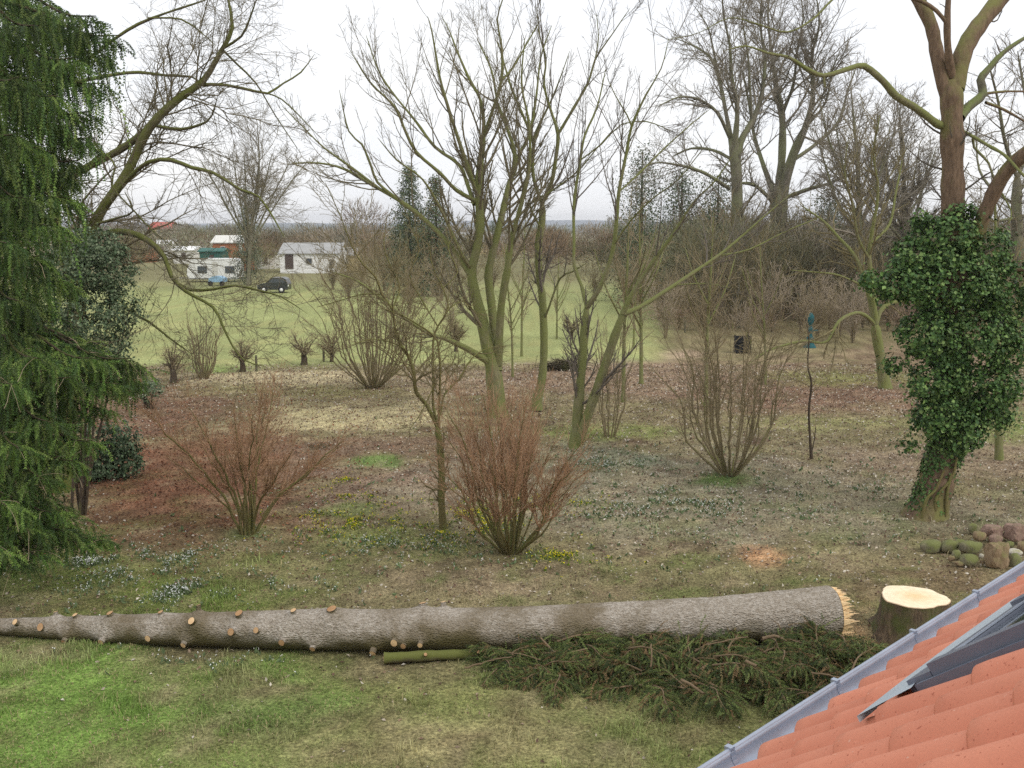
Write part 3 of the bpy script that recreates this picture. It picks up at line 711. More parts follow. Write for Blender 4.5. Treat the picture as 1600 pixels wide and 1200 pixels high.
def leaf_cloud(name, blobs, n, size, pal, Y, shell=0.55, upbias=0.35, asp=0.8):
    """foliage: leaves in clumps through the volume of each blob (u, v, ru, rv, depth radius m, dY, weight)"""
    C = []; NR = []
    wsum = sum(b[6] for b in blobs)
    for (bu, bv, ru, rv, rd, dy, w) in blobs:
        k = int(n * w / wsum); ncl = max(6, k // 26)
        c0 = at(bu, bv, Y + dy); sx, sz = width(ru, c0), width(rv, c0)
        d = norm(rng.normal(size=(ncl, 3))); r = rng.random(ncl) ** (1 / 3) * (1 - shell) + shell * rng.uniform(0.75, 1.05, ncl)
        cl = c0 + d * r[:, None] * np.array([sx, rd, sz])
        which = rng.integers(0, ncl, k)
        off = norm(rng.normal(size=(k, 3))) * (np.abs(rng.normal(size=(k, 1))) * 0.13)
        C.append(cl[which] + off); NR.append(d[which] * 0.7 + off * 3 + np.array([0, -0.1, upbias]) + rng.normal(size=(k, 3)) * 0.45)
    C = np.concatenate(C); NR = np.concatenate(NR); N = len(C)
    pal = np.array(pal); cc = pal[rng.integers(0, len(pal), N)] * rng.uniform(0.6, 1.3, (N, 1))
    return C, leaves_mesh(name, C, rng.uniform(0.45, 1.25, N) * size, np.clip(cc, 0, 0.9), NR, asp, 0.3)
ivypal = [srgb3(74, 104, 52), srgb3(88, 118, 60), srgb3(58, 86, 46), srgb3(116, 140, 80), srgb3(78, 104, 58)]
ivyblobs = [(1505 + rng.normal() * 50, float(np.clip(480 + rng.normal() * 85, 350, 640)), rng.uniform(8, 22), rng.uniform(8, 18), .25, rng.normal() * .4 - .2, .12) for _ in range(26)] + [(1480, 370, 62, 34, .5, -.2, 1.2), (1430, 400, 40, 30, .45, -.3, .8), (1540, 395, 45, 36, .5, 0, .9), (1480, 440, 85, 48, .7, -.2, 2.4), (1412, 440, 38, 26, .4, -.4, .6), (1570, 455, 48, 55, .6, 0, 1.4),
            (1448, 520, 44, 45, .6, -.3, 1.4), (1520, 530, 76, 60, .75, 0, 2.4), (1575, 540, 30, 50, .5, .2, .8), (1466, 590, 42, 40, .55, -.3, 1.2), (1540, 610, 52, 42, .6, 0, 1.4), (1470, 650, 46, 38, .5, -.2, 1.2), (1550, 645, 36, 30, .4, .1, .7), (1500, 670, 40, 40, .5, -.1, 1),
            (1400, 570, 18, 12, .2, -.3, .15), (1418, 695, 12, 8, .15, -.3, .08), (1385, 455, 14, 10, .2, -.5, .12), (1505, 338, 26, 16, .3, -.2, .3), (1365, 440, 22, 14, .25, -.6, .25)]
Cb, me = leaf_cloud('ivy_leaves', ivyblobs, 36000, 0.088, ivypal, 20.3)
o = put('ivy_leaves', me, M['ivy'], ivy_tree); me.transform(Matrix.Translation(-ivy_tree.location)); tag(o, 'dark glossy ivy wrapped around the trunk', kind='stuff')
# ivy hugging the lower trunk
tr = resample(I[0], 60); n = 7600
i = rng.integers(1, 26, n); a = rng.random(n) * 6.283; rad = tr[i, 3] * 1.02 + rng.random(n) * 0.07
keep = ~((np.cos(a - 5.4) > 0.25) & (i < 8) & (rng.random(n) < .93)); i, a, rad = i[keep], a[keep], rad[keep]; n = len(i)
dr = np.stack([np.cos(a), np.sin(a), 0 * a], 1)
C_ = tr[i, :3] + dr * rad[:, None] + np.stack([0 * a, 0 * a, rng.uniform(-.1, .1, n)], 1)
me = leaves_mesh('ivy_trunk_leaves', C_, rng.uniform(0.05, 0.085, n), np.array(ivypal)[rng.integers(0, 5, n)] * rng.uniform(0.6, 1.1, (n, 1)), dr + rng.normal(size=(n, 3)) * 0.35 + np.array([0, 0, .3]), 0.8, 0.25)
o = put('ivy_leaves', me, M['ivy'], ivy_tree); me.transform(Matrix.Translation(-ivy_tree.location)); tag(o, kind='stuff')
# bare ivy stems and roots on the foot of the trunk
for (pts) in ([(1440, 812, 9), (1448, 780, 8), (1462, 765, 7), (1475, 735, 6)], [(1463, 812, 10), (1462, 785, 9), (1468, 770, 8), (1488, 745, 7), (1495, 715, 6)], [(1478, 806, 9), (1480, 770, 8), (1486, 740, 7)]):
    c = limb([(p[0], p[1], p[2], -.36) for p in pts], Y, 0.1); g = Geo(); g.add(c[None, :, :3], c[None, :, 3], 6)
    put('ivy_stem', g.me('ivy_stem', ivy_tree.location), M['stem_olive'], ivy_tree)

# --- other trees right of centre
yspec = [SP(0.22, t0=0.25, ang=0.65, asd=0.22, frac=0.45, lmin=0.4, lmax=2.2, up=0.06, wander=0.14, npts=6, rr=0.5, rmin=0.008, k=4),
         SP(0.2, t0=0.15, ang=0.7, asd=0.25, frac=0.5, lmin=0.25, lmax=1.1, up=0.04, wander=0.17, npts=4, rr=0.6, rmin=0.0055),
         SP(0.22, t0=0.15, ang=0.75, frac=0.55, lmin=0.12, lmax=0.5, up=0.02, wander=0.2, npts=3, rr=0.7, rmin=0.0045)]
Y = 37.3
E = [limb([(1383, 606, 24), (1376, 560, 21), (1370, 527, 20), (1367, 505, 19)], Y),
     limb([(1367, 508, 11), (1355, 495, 10, -.3), (1337, 489, 9, -.7), (1310, 503, 8, -1.1), (1293, 533, 7, -1.4), (1275, 535, 7, -1.6), (1253, 533, 7, -1.8), (1200, 548, 5, -2.2), (1165, 572, 3, -2.5)], Y),
     limb([(1368, 508, 12), (1383, 478, 11, .3), (1433, 465, 9, .6), (1480, 450, 6, .9)], Y),
     limb([(1367, 506, 13), (1352, 440, 11, .2), (1333, 397, 10, .4), (1310, 371, 8, .7), (1286, 345, 6, 1), (1250, 320, 3, 1.3)], Y),
     limb([(1368, 506, 13), (1362, 440, 12, -.2), (1358, 400, 11, -.3), (1362, 366, 9, -.4), (1372, 300, 7, -.6), (1365, 240, 5, -.8), (1375, 180, 3, -1)], Y),
     limb([(1358, 405, 8, -.3), (1340, 370, 7, -.8), (1332, 320, 6, -1.2), (1320, 270, 4, -1.5), (1325, 220, 2, -1.7)], Y),
     limb([(1362, 380, 7, -.4), (1390, 350, 6, .2), (1400, 300, 5, .6), (1410, 250, 3, 1)], Y),
     limb([(1355, 450, 6, .2), (1310, 430, 5, -.5), (1270, 425, 4, -1), (1235, 422, 2, -1.4)], Y)]
build_tree('spreading_tree', 'mossy spreading bare tree left of the ivy trunk, one crooked low limb reaching left', E, yspec, M['bark_olive'], M['twig_olive'])
G_ = [limb([(1561, 718, 15), (1560, 640, 14), (1558, 560, 12), (1562, 450, 9), (1555, 340, 6), (1560, 260, 3)], 25.6),
      limb([(1558, 560, 7), (1580, 500, 6, .5), (1600, 440, 4, .9), (1620, 380, 2, 1.2)], 25.6)]
build_tree('slim_tree', 'slim tree trunk standing behind the right side of the ivy', G_, yspec, M['bark_olive'], M['twig_olive'])
for lab, lb in (('very thin dark sapling on the litter between the hazel and the ivy trunk', [[(1268, 717, 8), (1266, 690, 6), (1264, 640, 6), (1268, 600, 5), (1262, 570, 4), (1264, 530, 3), (1258, 495, 2)], [(1267, 712, 4), (1272, 690, 3, .1), (1275, 665, 2, .1)]]),):
    build_tree('thin_sapling', lab, [limb(q, 25.6, 0.2) for q in lb], [SP(0.35, t0=0.3, ang=0.6, frac=0.3, lmin=0.15, lmax=0.6, npts=4, rmin=0.004)], M['bark_dark'], M['twig_hazel'])
for (lab, u0, v0, w0, top, lx) in (
        ('straight young trunk left of the pair of thin trunks behind the leaning tree', 974, 627, 11, 330, 6),
        ('straight young trunk on the pale litter right of the leaning tree', 1002, 599, 10, 330, -2),
        ('young trunk half hidden behind the open hazel shrub', 1103, 636, 11, 330, 8),
        ('thin green-stemmed young tree right of the dark compost bin', 1196, 602, 7, 380, -6),
        ('thin young tree on the meadow edge left of the slender tree', 801, 588, 6, 380, -8),
        ('thin pale-stemmed young tree behind the many-stemmed tree', 815, 556, 6, 330, 4),
        ('dark slim trunk at the meadow edge between slender tree and twin trunk', 870, 530, 5, 400, 2),
        ('pale slim trunk right behind the leaning tree', 990, 545, 6, 360, 10)):
    p = ground(u0, v0); Yb = p[1]
    lb = [limb([(u0, v0 + 2, w0), (u0 + lx * .2, v0 - (v0 - top) * .35, w0 * .8, .1), (u0 + lx, v0 - (v0 - top) * .7, w0 * .5, -.1), (u0 + lx * 1.5, top, 2, 0)], Yb)]
    for q in range(4):
        f = rng.uniform(0.3, 0.6); vv = v0 - (v0 - top) * f; sgn = rng.choice([-1, 1]); L = (v0 - top) * rng.uniform(.25, .45)
        lb.append(limb([(u0 + lx * f, vv, w0 * .5), (u0 + lx * f + sgn * L * .25, vv - L * .5, w0 * .35, rng.normal() * .4), (u0 + lx * f + sgn * L * .4, vv - L, 2, rng.normal() * .7)], Yb))
    build_tree('young_tree', lab, lb, [SP(0.3, t0=0.2, ang=0.6, frac=0.45, lmin=0.4, lmax=1.5, up=0.07, npts=5, rr=.5, rmin=0.007), SP(0.25, t0=0.15, ang=0.65, frac=0.5, lmin=0.2, lmax=0.7, npts=4, rmin=0.0055)],
               M['bark_olive'], M['twig_hazel'], 'young trees at the meadow edge')

# --- big trees at the back right
def big_tree(name, label, u0, vb, Yb, limbs, group=None, dens=1.0):
    lb = [limb([(a[0], a[1], a[2] * .82, *a[3:]) for a in q], Yb, 0.8) for q in limbs]
    return build_tree(name, label, lb,
        [SP(0.27 / dens, t0=0.3, ang=0.7, asd=0.25, frac=0.5, lmin=1.2, lmax=5.0, up=0.06, wander=0.15, npts=7, rr=0.42, rmin=0.018, k=4),
         SP(0.24 / dens, t0=0.15, ang=0.7, asd=0.25, frac=0.5, lmin=0.6, lmax=2.4, up=0.04, wander=0.17, npts=4, rr=0.55, rmin=0.0105),
         SP(0.3 / dens, t0=0.15, ang=0.75, asd=0.25, frac=0.6, lmin=0.3, lmax=1.0, up=0.02, wander=0.2, npts=3, rr=0.7, rmin=0.0068)], M['bark_far'], M['twig_far'], group)
big_tree('tall_oak', 'tall old bare oak with thick trunk at the back, left of its taller neighbour', 1150, 470, 72,
    [[(1152, 470, 38), (1150, 400, 32), (1152, 330, 29), (1150, 260, 28), (1145, 215, 26)],
     [(1149, 265, 16), (1143, 222, 15, .2), (1135, 180, 13, .6), (1125, 130, 11, 1.2), (1110, 90, 8, 2), (1080, 70, 5, 3), (1055, 60, 3, 4)],
     [(1150, 265, 18), (1149, 220, 16, -.2), (1152, 170, 14, -.6), (1143, 120, 11, -1.2), (1140, 70, 8, -2), (1130, 20, 5, -2.5), (1128, -20, 4, -3)],
     [(1150, 262, 19), (1157, 222, 17, .2), (1175, 190, 15, .6), (1190, 150, 13, 1), (1195, 90, 10, 1.5), (1188, 40, 7, 2), (1192, -20, 5, 2)],
     [(1140, 215, 11), (1120, 175, 10, -1), (1090, 155, 8, -2), (1060, 152, 5, -3), (1030, 165, 3, -4)],
     [(1145, 250, 10), (1115, 235, 9, 1), (1080, 232, 7, 2), (1050, 245, 4, 3)],
     [(1140, 295, 12), (1100, 270, 10, -1), (1060, 258, 8, -2), (1020, 255, 5, -3), (990, 275, 3, -4)],
     [(1175, 190, 9, .6), (1172, 140, 8, 0), (1168, 80, 6, -.5), (1160, 30, 4, -1), (1165, -20, 3, -1)],
     [(1125, 130, 8, 1.2), (1115, 80, 6, .5), (1105, 40, 4, 0), (1085, 10, 3, -.5)]])
big_tree('tall_oak', 'massive forked bare oak at the back, centre right against the sky', 1220, 470, 76,
    [[(1222, 470, 52), (1220, 400, 44), (1216, 330, 40), (1214, 290, 40)],
     [(1218, 350, 26), (1218, 295, 23, .2), (1222, 240, 20, .5), (1222, 180, 17, 1), (1212, 130, 13, 1.5), (1205, 80, 10, 2), (1200, 20, 6, 2.5), (1205, -20, 4, 3)],
     [(1220, 345, 28), (1226, 290, 25, -.2), (1240, 240, 22, -.6), (1258, 200, 18, -1.2), (1270, 150, 13, -1.8), (1268, 90, 9, -2.4), (1280, 40, 6, -3), (1275, -10, 4, -3)],
     [(1208, 300, 16), (1190, 250, 14, 1), (1178, 210, 11, 2), (1170, 160, 8, 3), (1160, 110, 5, 3.5)],
     [(1240, 250, 13, -.6), (1275, 225, 11, .5), (1310, 190, 9, 1.5), (1325, 140, 6, 2.5), (1340, 100, 3, 3)],
     [(1225, 310, 14), (1265, 295, 12, -1), (1300, 285, 9, -2), (1340, 265, 5, -3)],
     [(1222, 180, 10, 1), (1240, 130, 8, 0), (1245, 80, 6, -1), (1255, 30, 4, -1.5), (1250, -15, 3, -2)],
     [(1258, 200, 9, -1.2), (1290, 160, 7, -2), (1300, 110, 5, -3), (1315, 75, 3, -3.5)],
     [(1212, 320, 13), (1180, 290, 11, -1), (1150, 285, 8, -2), (1120, 275, 4, -3)]])
big_tree('tall_oak', 'leafless grey tree behind the ivy tree, its branches filling the right edge', 1590, 470, 60,
    [[(1600, 470, 34), (1592, 400, 28), (1588, 330, 24), (1590, 270, 22)],
     [(1590, 280, 12), (1570, 220, 11, -1), (1560, 160, 8, -2), (1545, 100, 5, -3)],
     [(1590, 280, 12), (1610, 210, 11, 1), (1600, 140, 8, 2), (1590, 80, 5, 2)],
     [(1588, 320, 10), (1555, 300, 9, 1), (1530, 265, 7, 2), (1525, 210, 4, 3)],
     [(1588, 340, 10), (1550, 345, 8, -1), (1520, 325, 5, -2)],
     [(1590, 300, 10), (1630, 260, 8, 0), (1660, 200, 5, 0)]])
big_tree('background_tree', 'bare twiggy grey tree in the back, right of the massive oak', 1350, 470, 62,
    [[(1345, 480, 22), (1345, 400, 18), (1342, 320, 15), (1340, 260, 12), (1335, 200, 8), (1330, 140, 4)]] +
    [[(1342 + rng.normal() * 3, 300 + k * 14, 9), (1342 + s_ * 28, 260 + k * 12, 7, s_), (1342 + s_ * 50, 210 + k * 8, 5, 1.5 * s_), (1342 + s_ * 62, 150 + k * 10, 2, 2 * s_)] for k, s_ in enumerate((-1, .5, 1, -.6, .8, -1.1, 1.3))], dens=.95)
big_tree('background_tree', 'bare broad-crowned tree between the ivy trunk and the grey twiggy tree', 1420, 470, 66,
    [[(1415, 480, 22), (1415, 400, 18), (1412, 330, 15), (1412, 280, 12), (1408, 220, 8), (1405, 170, 4)]] +
    [[(1412 + rng.normal() * 3, 320 + k * 12, 9), (1412 + s_ * 24, 285 + k * 12, 7, s_), (1412 + s_ * 40, 250 + k * 8, 5, 1.5 * s_), (1412 + s_ * 52, 210 + k * 8, 2, 2 * s_)] for k, s_ in enumerate((-1, .5, 1, -.6, .8, -1.1))], dens=1.1)
big_tree('background_tree', 'fan-shaped bare tree beyond the meadow beside the white caravan', 392, 432, 98,
    [[(388, 440, 11), (390, 400, 10), (392, 360, 9), (400, 320, 7), (405, 260, 5), (402, 190, 2)]] +
    [[(390 + k * .5, 395 - k * 3, 6), (390 + s_ * 20, 340, 5, s_), (392 + s_ * 42, 290, 4, 2 * s_), (394 + s_ * 62, 235 + abs(s_) * 12, 2, 3 * s_)] for k, s_ in enumerate((-1, -.5, .5, 1, 1.4, -1.3, .2, -.2))], dens=0.9)

# --- thicket of slender trees and bushes at the back right, clipped bushes on the meadow edge
def proto_bush(name, h, w, nst, stem_r, spec, tmat, wmat, cat='shrub', fan=0.5):
    limbs = []
    for k in range(nst):
        a = 6.283 * (k + rng.random()) / nst; rr_ = math.sqrt(rng.random()) * w
        th = h * rng.uniform(.7, 1.05); r = stem_r * rng.uniform(.6, 1.1)
        limbs.append(catmull([[0.08 * math.cos(a), .08 * math.sin(a), -.05, r], [rr_ * math.cos(a) * .3 * fan, rr_ * math.sin(a) * .3 * fan, th * .35, r * .75], [rr_ * math.cos(a) * .7, rr_ * math.sin(a) * .7, th * .7, r * .45], [rr_ * math.cos(a), rr_ * math.sin(a), th, r * .2]], 0.5))
    t = build_tree(name, 'x', limbs, spec, tmat, wmat, None, cat, roots=False, base=(0, 0, 0), part='stem', trunk='stem', k0=5)
    return t
tspec = [SP(0.26, t0=0.07, ang=0.6, asd=0.25, frac=0.4, lmin=0.4, lmax=2.0, up=0.06, wander=0.15, npts=5, rr=.5, rmin=0.011),
         SP(0.28, t0=0.15, ang=0.7, asd=0.25, frac=0.5, lmin=0.25, lmax=0.9, up=0.03, wander=0.18, npts=3, rr=.6, rmin=0.0085)]
protos = [proto_bush('thicket_tree', 9, 2.2, 3, 0.07, tspec, M['bark_far'], M['twig_far'], 'tree'),
          proto_bush('thicket_tree', 7, 2.0, 5, 0.05, tspec, M['bark_far'], M['twig_olive'], 'tree'),
          proto_bush('thicket_shrub', 4.2, 2.0, 12, 0.03, tspec, M['stem_hazel'], M['twig_hazel']),
          proto_bush('thicket_shrub', 3.4, 1.8, 14, 0.025, tspec, M['stem_hazel'], M['twig_pink'])]
LB = ['slender bare tree in the thicket behind the right half of the garden', 'mossy slender bare tree in the thicket behind the right half of the garden',
      'brown bare bush in the thicket behind the right half of the garden', 'pinkish-twigged bare bush in the thicket behind the right half of the garden']
GR = ['grey thicket trees', 'mossy thicket trees', 'brown thicket bushes', 'pinkish thicket bushes']
used = [False] * 4
def spot_words(k, x, y, s):
    u_, v_ = to_px(x, y)
    if u_ < 640: w = 'at the far side of the meadow near the white house'
    elif u_ < 800: w = 'at the far side of the meadow behind the many-stemmed tree'
    elif u_ < 1010: w = 'across the meadow behind the twin-trunked tree'
    elif u_ < 1110: w = 'left of the nearer oak'
    elif u_ < 1190: w = 'below the nearer oak trunk'
    elif u_ < 1275: w = 'below the massive forked oak'
    elif u_ < 1360: w = 'behind the teal pump'
    elif u_ < 1440: w = 'just left of the ivy'
    elif u_ < 1545: w = 'behind the ivy trunk'
    else: w = 'at the right edge'
    size = 'tall' if s > .95 else 'low'
    row = 'in front' if v_ > 505 else ('in the middle' if v_ > 470 else 'at the back')
    kind = ['grey slender tree', 'mossy slender tree', 'brown bare bush', 'pinkish bare bush'][k]
    return (size + ' ' + kind + ' ' + w) if u_ < 1010 else (size + ' ' + kind + ' ' + row + ' of the thicket ' + w)
def place(k, x, y, s):
    if not used[k]: o = protos[k]; used[k] = True; o.location = (x, y, 0); o.scale = (s, s, s)
    else: o = copy_thing(protos[k], (x, y, 0), rng.random() * 6.283, s)
    tag(o, spot_words(k, x, y, s), None, GR[k])
for (k, n, u0, u1, v0, v1, s0, s1) in ((0, 22, 1050, 1660, 430, 480, .8, 1.15), (1, 20, 1040, 1640, 455, 515, .75, 1.1), (2, 30, 1040, 1660, 460, 535, .55, 1.2), (3, 26, 1030, 1480, 470, 540, .5, 1.15)):
    for q in range(n):
        uu = u0 + (u1 - u0) * (q + rng.random()) / n; vv = rng.uniform(v0, v1)
        if k == 0 and 1120 < uu < 1260: vv = v0 + 5
        p = ground(uu, vv); place(k, p[0], p[1], rng.uniform(s0, s1))
place(3, *ground(705, 520)[:2], 0.85); place(3, *ground(690, 470)[:2], 1.2); place(2, *ground(545, 470)[:2], 1.0); place(2, *ground(640, 490)[:2], 1.0); place(2, *ground(600, 455)[:2], 1.2)
for (u_, v_, s_) in ((520, 452, 1.0), (565, 446, 1.1), (660, 462, 1.1), (735, 468, .9), (770, 455, 1.0), (930, 470, .9), (985, 480, 1.0), (1030, 500, .9)): place(2, *ground(u_, v_)[:2], s_)

def clipped_bush(label, u0, v0, hpx, wpx, trunk_w):
    b = ground(u0, v0); hh = width(hpx, b) * .95; ww = width(wpx, b) * .55
    tr = np.array([[b[0], b[1], -0.05, width(trunk_w, b) / 2], [b[0] + .02, b[1], hh * .16, width(trunk_w, b) / 2.3], [b[0] - .03, b[1], hh * .36, width(trunk_w, b) / 2.8]])
    limbs = [catmull(tr, .2)]
    for k in range(16):
        a = 6.283 * k / 16 + rng.random(); q_ = rng.uniform(.5, 1); e = tr[2, :3] + np.array([math.cos(a) * ww * q_, math.sin(a) * ww * q_, hh * rng.uniform(.0, .55)])
        limbs.append(catmull([[*tr[1 + k % 2, :3], .028], [*(tr[2, :3] * .5 + e * .5 + rng.normal(size=3) * .05), .018], [*e, .008]], .2))
    return build_tree('clipped_bush', label, limbs, [SP(0.055, t0=.2, ang=.9, asd=.4, frac=.55, lmin=.2, lmax=.7, up=.02, wander=.28, npts=4, rmin=.006), SP(0.1, t0=.1, ang=.8, frac=.6, lmin=.12, lmax=.35, wander=.28, npts=3, rmin=.0045)],
                      M['bark_dark'], M['twig_hazel'], 'clipped bushes along the meadow edge', 'shrub')
clipped_bush('round clipped bare bush on a dark stem, left of the broad hazel', 475, 570, 62, 50, 10)
clipped_bush('stubby dark-trunked bare bush at the meadow edge beside the spruce', 271, 598, 75, 45, 11)
clipped_bush('low bare bush on a brown stump behind the left red shrub', 379, 581, 60, 46, 9)
clipped_bush('low clipped bush touching the left stems of the broad hazel', 518, 566, 60, 44, 6)
clipped_bush('clipped bush behind the slender tree at the meadow edge', 893, 530, 48, 40, 5)
clipped_bush('clipped bush at the meadow edge behind the many-stemmed tree', 712, 550, 60, 44, 6)

# ------------------------------------------------------------------ spruce at the left edge
spr_loc = at(-60, 850, 17.0); spr_loc[2] = 0
spr = thing('spruce_tree', 'weeping green spruce with hanging curtains of needles filling the left edge', 'tree', spr_loc)
c = np.array([[spr_loc[0], spr_loc[1], z, 0.30 - 0.017 * z] for z in np.linspace(-0.2, 14, 20)])
g = Geo(); g.add(c[None, :, :3], c[None, :, 3], 12); put('trunk', g.me('spruce_trunk', spr_loc), M['bark_dark'], spr)

def shoots(P0, D0, L, npos, nl, nw, droop, pal, needles=4, tone=None):
    """needle-clad shoots: returns V, T, C"""
    N = len(P0)
    t = np.linspace(0, 1, npos)
    d = D0.copy(); pts = [P0]; p = P0
    for j in range(1, npos):
        d = norm(d + np.array([0, 0, -droop]) + rng.normal(size=(N, 3)) * 0.13); p = p + d * (L / (npos - 1))[:, None]; pts.append(p)
    S = np.stack(pts, 1)                                     # N,npos,3
    T = np.empty_like(S); T[:, :-1] = S[:, 1:] - S[:, :-1]; T[:, -1] = T[:, -2]; T = norm(T)
    A = norm(np.cross(T, rng.normal(size=(N, 1, 3)) + 0 * T)); B = np.cross(T, A)
    K = needles
    ang = (np.arange(K) * 2 * np.pi / K)[None, None, :] + rng.random((N, npos, 1)) * 6.28
    R = np.cos(ang)[..., None] * A[:, :, None] + np.sin(ang)[..., None] * B[:, :, None]
    ln = nl * rng.uniform(0.7, 1.2, (N, npos, K, 1))
    base = S[:, :, None, :] + 0 * R
    seg = (L / (npos - 1))[:, None, None, None]
    tip = base + R * ln * 0.75 + T[:, :, None, :] * (ln * 0.6 + seg * 0.5)
    b2 = base + T[:, :, None, :] * np.maximum(nw, seg * 0.75)
    V = np.stack([base, b2, tip], 3).reshape(-1, 3)
    Tn = np.arange(len(V)).reshape(-1, 3)
    cc = np.array(pal)[rng.integers(0, len(pal), N)][:, None, None, :] * rng.uniform(0.65, 1.35, (N, npos, K, 1))
    if tone is not None: cc = cc * tone[:, None, None, None]
    cc = np.repeat(cc.reshape(-1, 3), 3, 0)
    return V, Tn, np.clip(cc, 0.005, 0.8)

sprpal = [srgb3(66, 90, 42), srgb3(80, 106, 48), srgb3(54, 76, 38), srgb3(98, 122, 56), srgb3(74, 90, 48), srgb3(106, 122, 64)]
tips = [(190, 55, -.6, 1.5), (150, 25, -1, 1.6), (120, 90, -1.4, 1.6), (165, 130, -.3, 1.5), (140, 175, -.8, 1.4), (60, 40, -2, 1.6), (90, 150, -2, 1.6), (30, 120, -2.4, 1.6), (150, 215, .2, 1.0), (125, 250, -.8, 1.3),
        (60, 230, -2.2, 1.6), (110, 310, -1.2, 1.3), (20, 210, -2.6, 1.5), (40, 310, -2.5, 1.5), (90, 350, -1.8, 1.3), (10, 380, -2.8, 1.5), (60, 400, -2.4, 1.4), (100, 440, -1.6, 1.1), (30, 470, -2.7, 1.3),
        (228, 575, -.8, 1.1), (205, 560, -1.2, 1.1), (185, 600, -1.5, 1.2), (150, 560, -1.8, 1.1), (215, 595, -.3, .9), (110, 590, -2.2, 1.3), (165, 640, -1.3, .9), (60, 560, -2.6, 1.2), (20, 600, -2.9, 1.2), (80, 660, -2.5, 1.2), (140, 690, -1.7, .8),
        (30, 700, -2.8, 1.2), (115, 720, -2, .8), (70, 750, -2.4, .9), (10, 790, -2.9, .9), (165, 845, -1.2, .5), (130, 850, -1.6, .5), (100, 830, -2, .6), (60, 870, -2.4, .6), (25, 885, -2.7, .5), (80, 800, -2.2, .7), (-10, 860, -3, .6), (45, 830, -2.5, .6),
        (175, 90, 1.2, 1.3), (130, 60, 1.6, 1.4), (100, 200, 1.2, 1.4), (120, 280, 1, 1.2), (60, 330, .6, 1.3), (40, 150, 1, 1.4), (85, 20, .4, 1.5), (20, 60, -1.2, 1.6), (50, 280, -1, 1.5), (15, 330, -1.4, 1.5), (60, 480, -1.2, 1.3), (20, 540, -1.5, 1.3), (70, 610, -1.2, 1.2), (25, 660, -1.6, 1.2), (60, 720, -1.4, 1.0), (110, 100, -.2, 1.5)]
limbsP = []; SH = []; SD = []; SL = []; ST_ = []
for (tu, tv, dy, hang) in tips:
    tip = at(tu, tv, 17 + dy); z0 = tip[2] + rng.uniform(0.5, 1.3)
    p0 = np.array([spr_loc[0], spr_loc[1], min(z0, 13.5)])
    mid = p0 * .45 + tip * .55 + np.array([0, 0, 0.05]); q2 = p0 * .18 + tip * .82 + np.array([0, 0, -.12])
    c = catmull([[*p0, .05], [*mid, .03], [*q2, .018], [*tip, .007]], .18)
    limbsP.append(c)
    n = len(c); ax = norm((tip - p0) * np.array([1, 1, 0])); side = np.array([-ax[1], ax[0], 0])
    # side branchlets, then curtains of hanging shoots along limb and branchlets
    nb = 20; n_before = len(SH); tone = rng.uniform(.6, 1.55)
    for k in range(nb):
        f = 0.38 + 0.62 * (k / nb) ** 0.8; i0 = min(int(f * (n - 1)), n - 1); b0 = c[i0, :3]
        sg = 1 if k % 2 else -1; Lb = 0.75 * (1.12 - f) / .7 * rng.uniform(.5, 1.1) + .1
        d = norm(side * sg * .8 + ax * .6 + np.array([0, 0, -.15]))
        for j in range(5):
            pj = b0 + d * Lb * j / 4 + np.array([0, 0, -.18 * (j / 4) ** 2 * Lb])
            SH.append(pj); SD.append(norm(d * .75 + rng.normal(size=3) * .25 + np.array([0, 0, -.5]))); SL.append(rng.uniform(.16, .3))
            if rng.random() < .8:
                SH.append(pj); SD.append(norm(d * .2 + rng.normal(size=3) * .15 + np.array([0, 0, -1]))); SL.append(hang * rng.uniform(.2, .58) * (1.25 if rng.random() < .15 else .75))
    for k in range(14):
        i0 = int(n * .5 + k / 14 * n * .5) - 1
        SH.append(c[i0, :3]); SD.append(norm(ax * .9 + side * rng.normal() * .5)); SL.append(rng.uniform(.12, .25))
    ST_ += [tone] * (len(SH) - n_before)
SH = np.array(SH); SD = np.array(SD); SL = np.array(SL); ST_ = np.array(ST_)
long_ = SL > .32
parts = [shoots(SH[~long_], SD[~long_], SL[~long_], 8, .040, .016, .06, sprpal, 4, ST_[~long_]), shoots(SH[long_], SD[long_], SL[long_], 15, .042, .016, .22, sprpal, 3, ST_[long_])]
V = np.concatenate([p[0] for p in parts]); T = np.concatenate([parts[0][1], parts[1][1] + len(parts[0][0])]); Cc = np.concatenate([p[2] for p in parts])
tag(put('needles', mesh('spruce_needles', V - spr_loc, tris=T, colr=Cc, smooth=False), M['needle'], spr), kind='stuff')
M['dry_twig'] = plain('dry_twig', srgb(150, 136, 112), .9, .2, 3)
for c in limbsP:
    g = Geo(); g.add(c[None, :, :3], c[None, :, 3], 5); put('branch', g.me('spruce_branch', spr_loc), M['bark_dark'], spr)
Pd, Rd = stack([c for c, t_ in zip(limbsP, tips) if t_[1] > 380], 10)
Pd, Rd = spawn(Pd, Rd, 0.4, t0=.45, ang=.8, frac=.25, lmin=.3, lmax=.9, up=-.2, wander=.15, npts=6, rr=.4, rmin=.004)
g = Geo(); g.add(Pd, Rd, 3)
tag(put('dead_twigs', g.me('dead_twigs', spr_loc), M['dry_twig'], spr), 'pale dead twigs hanging in the spruce', kind='stuff')

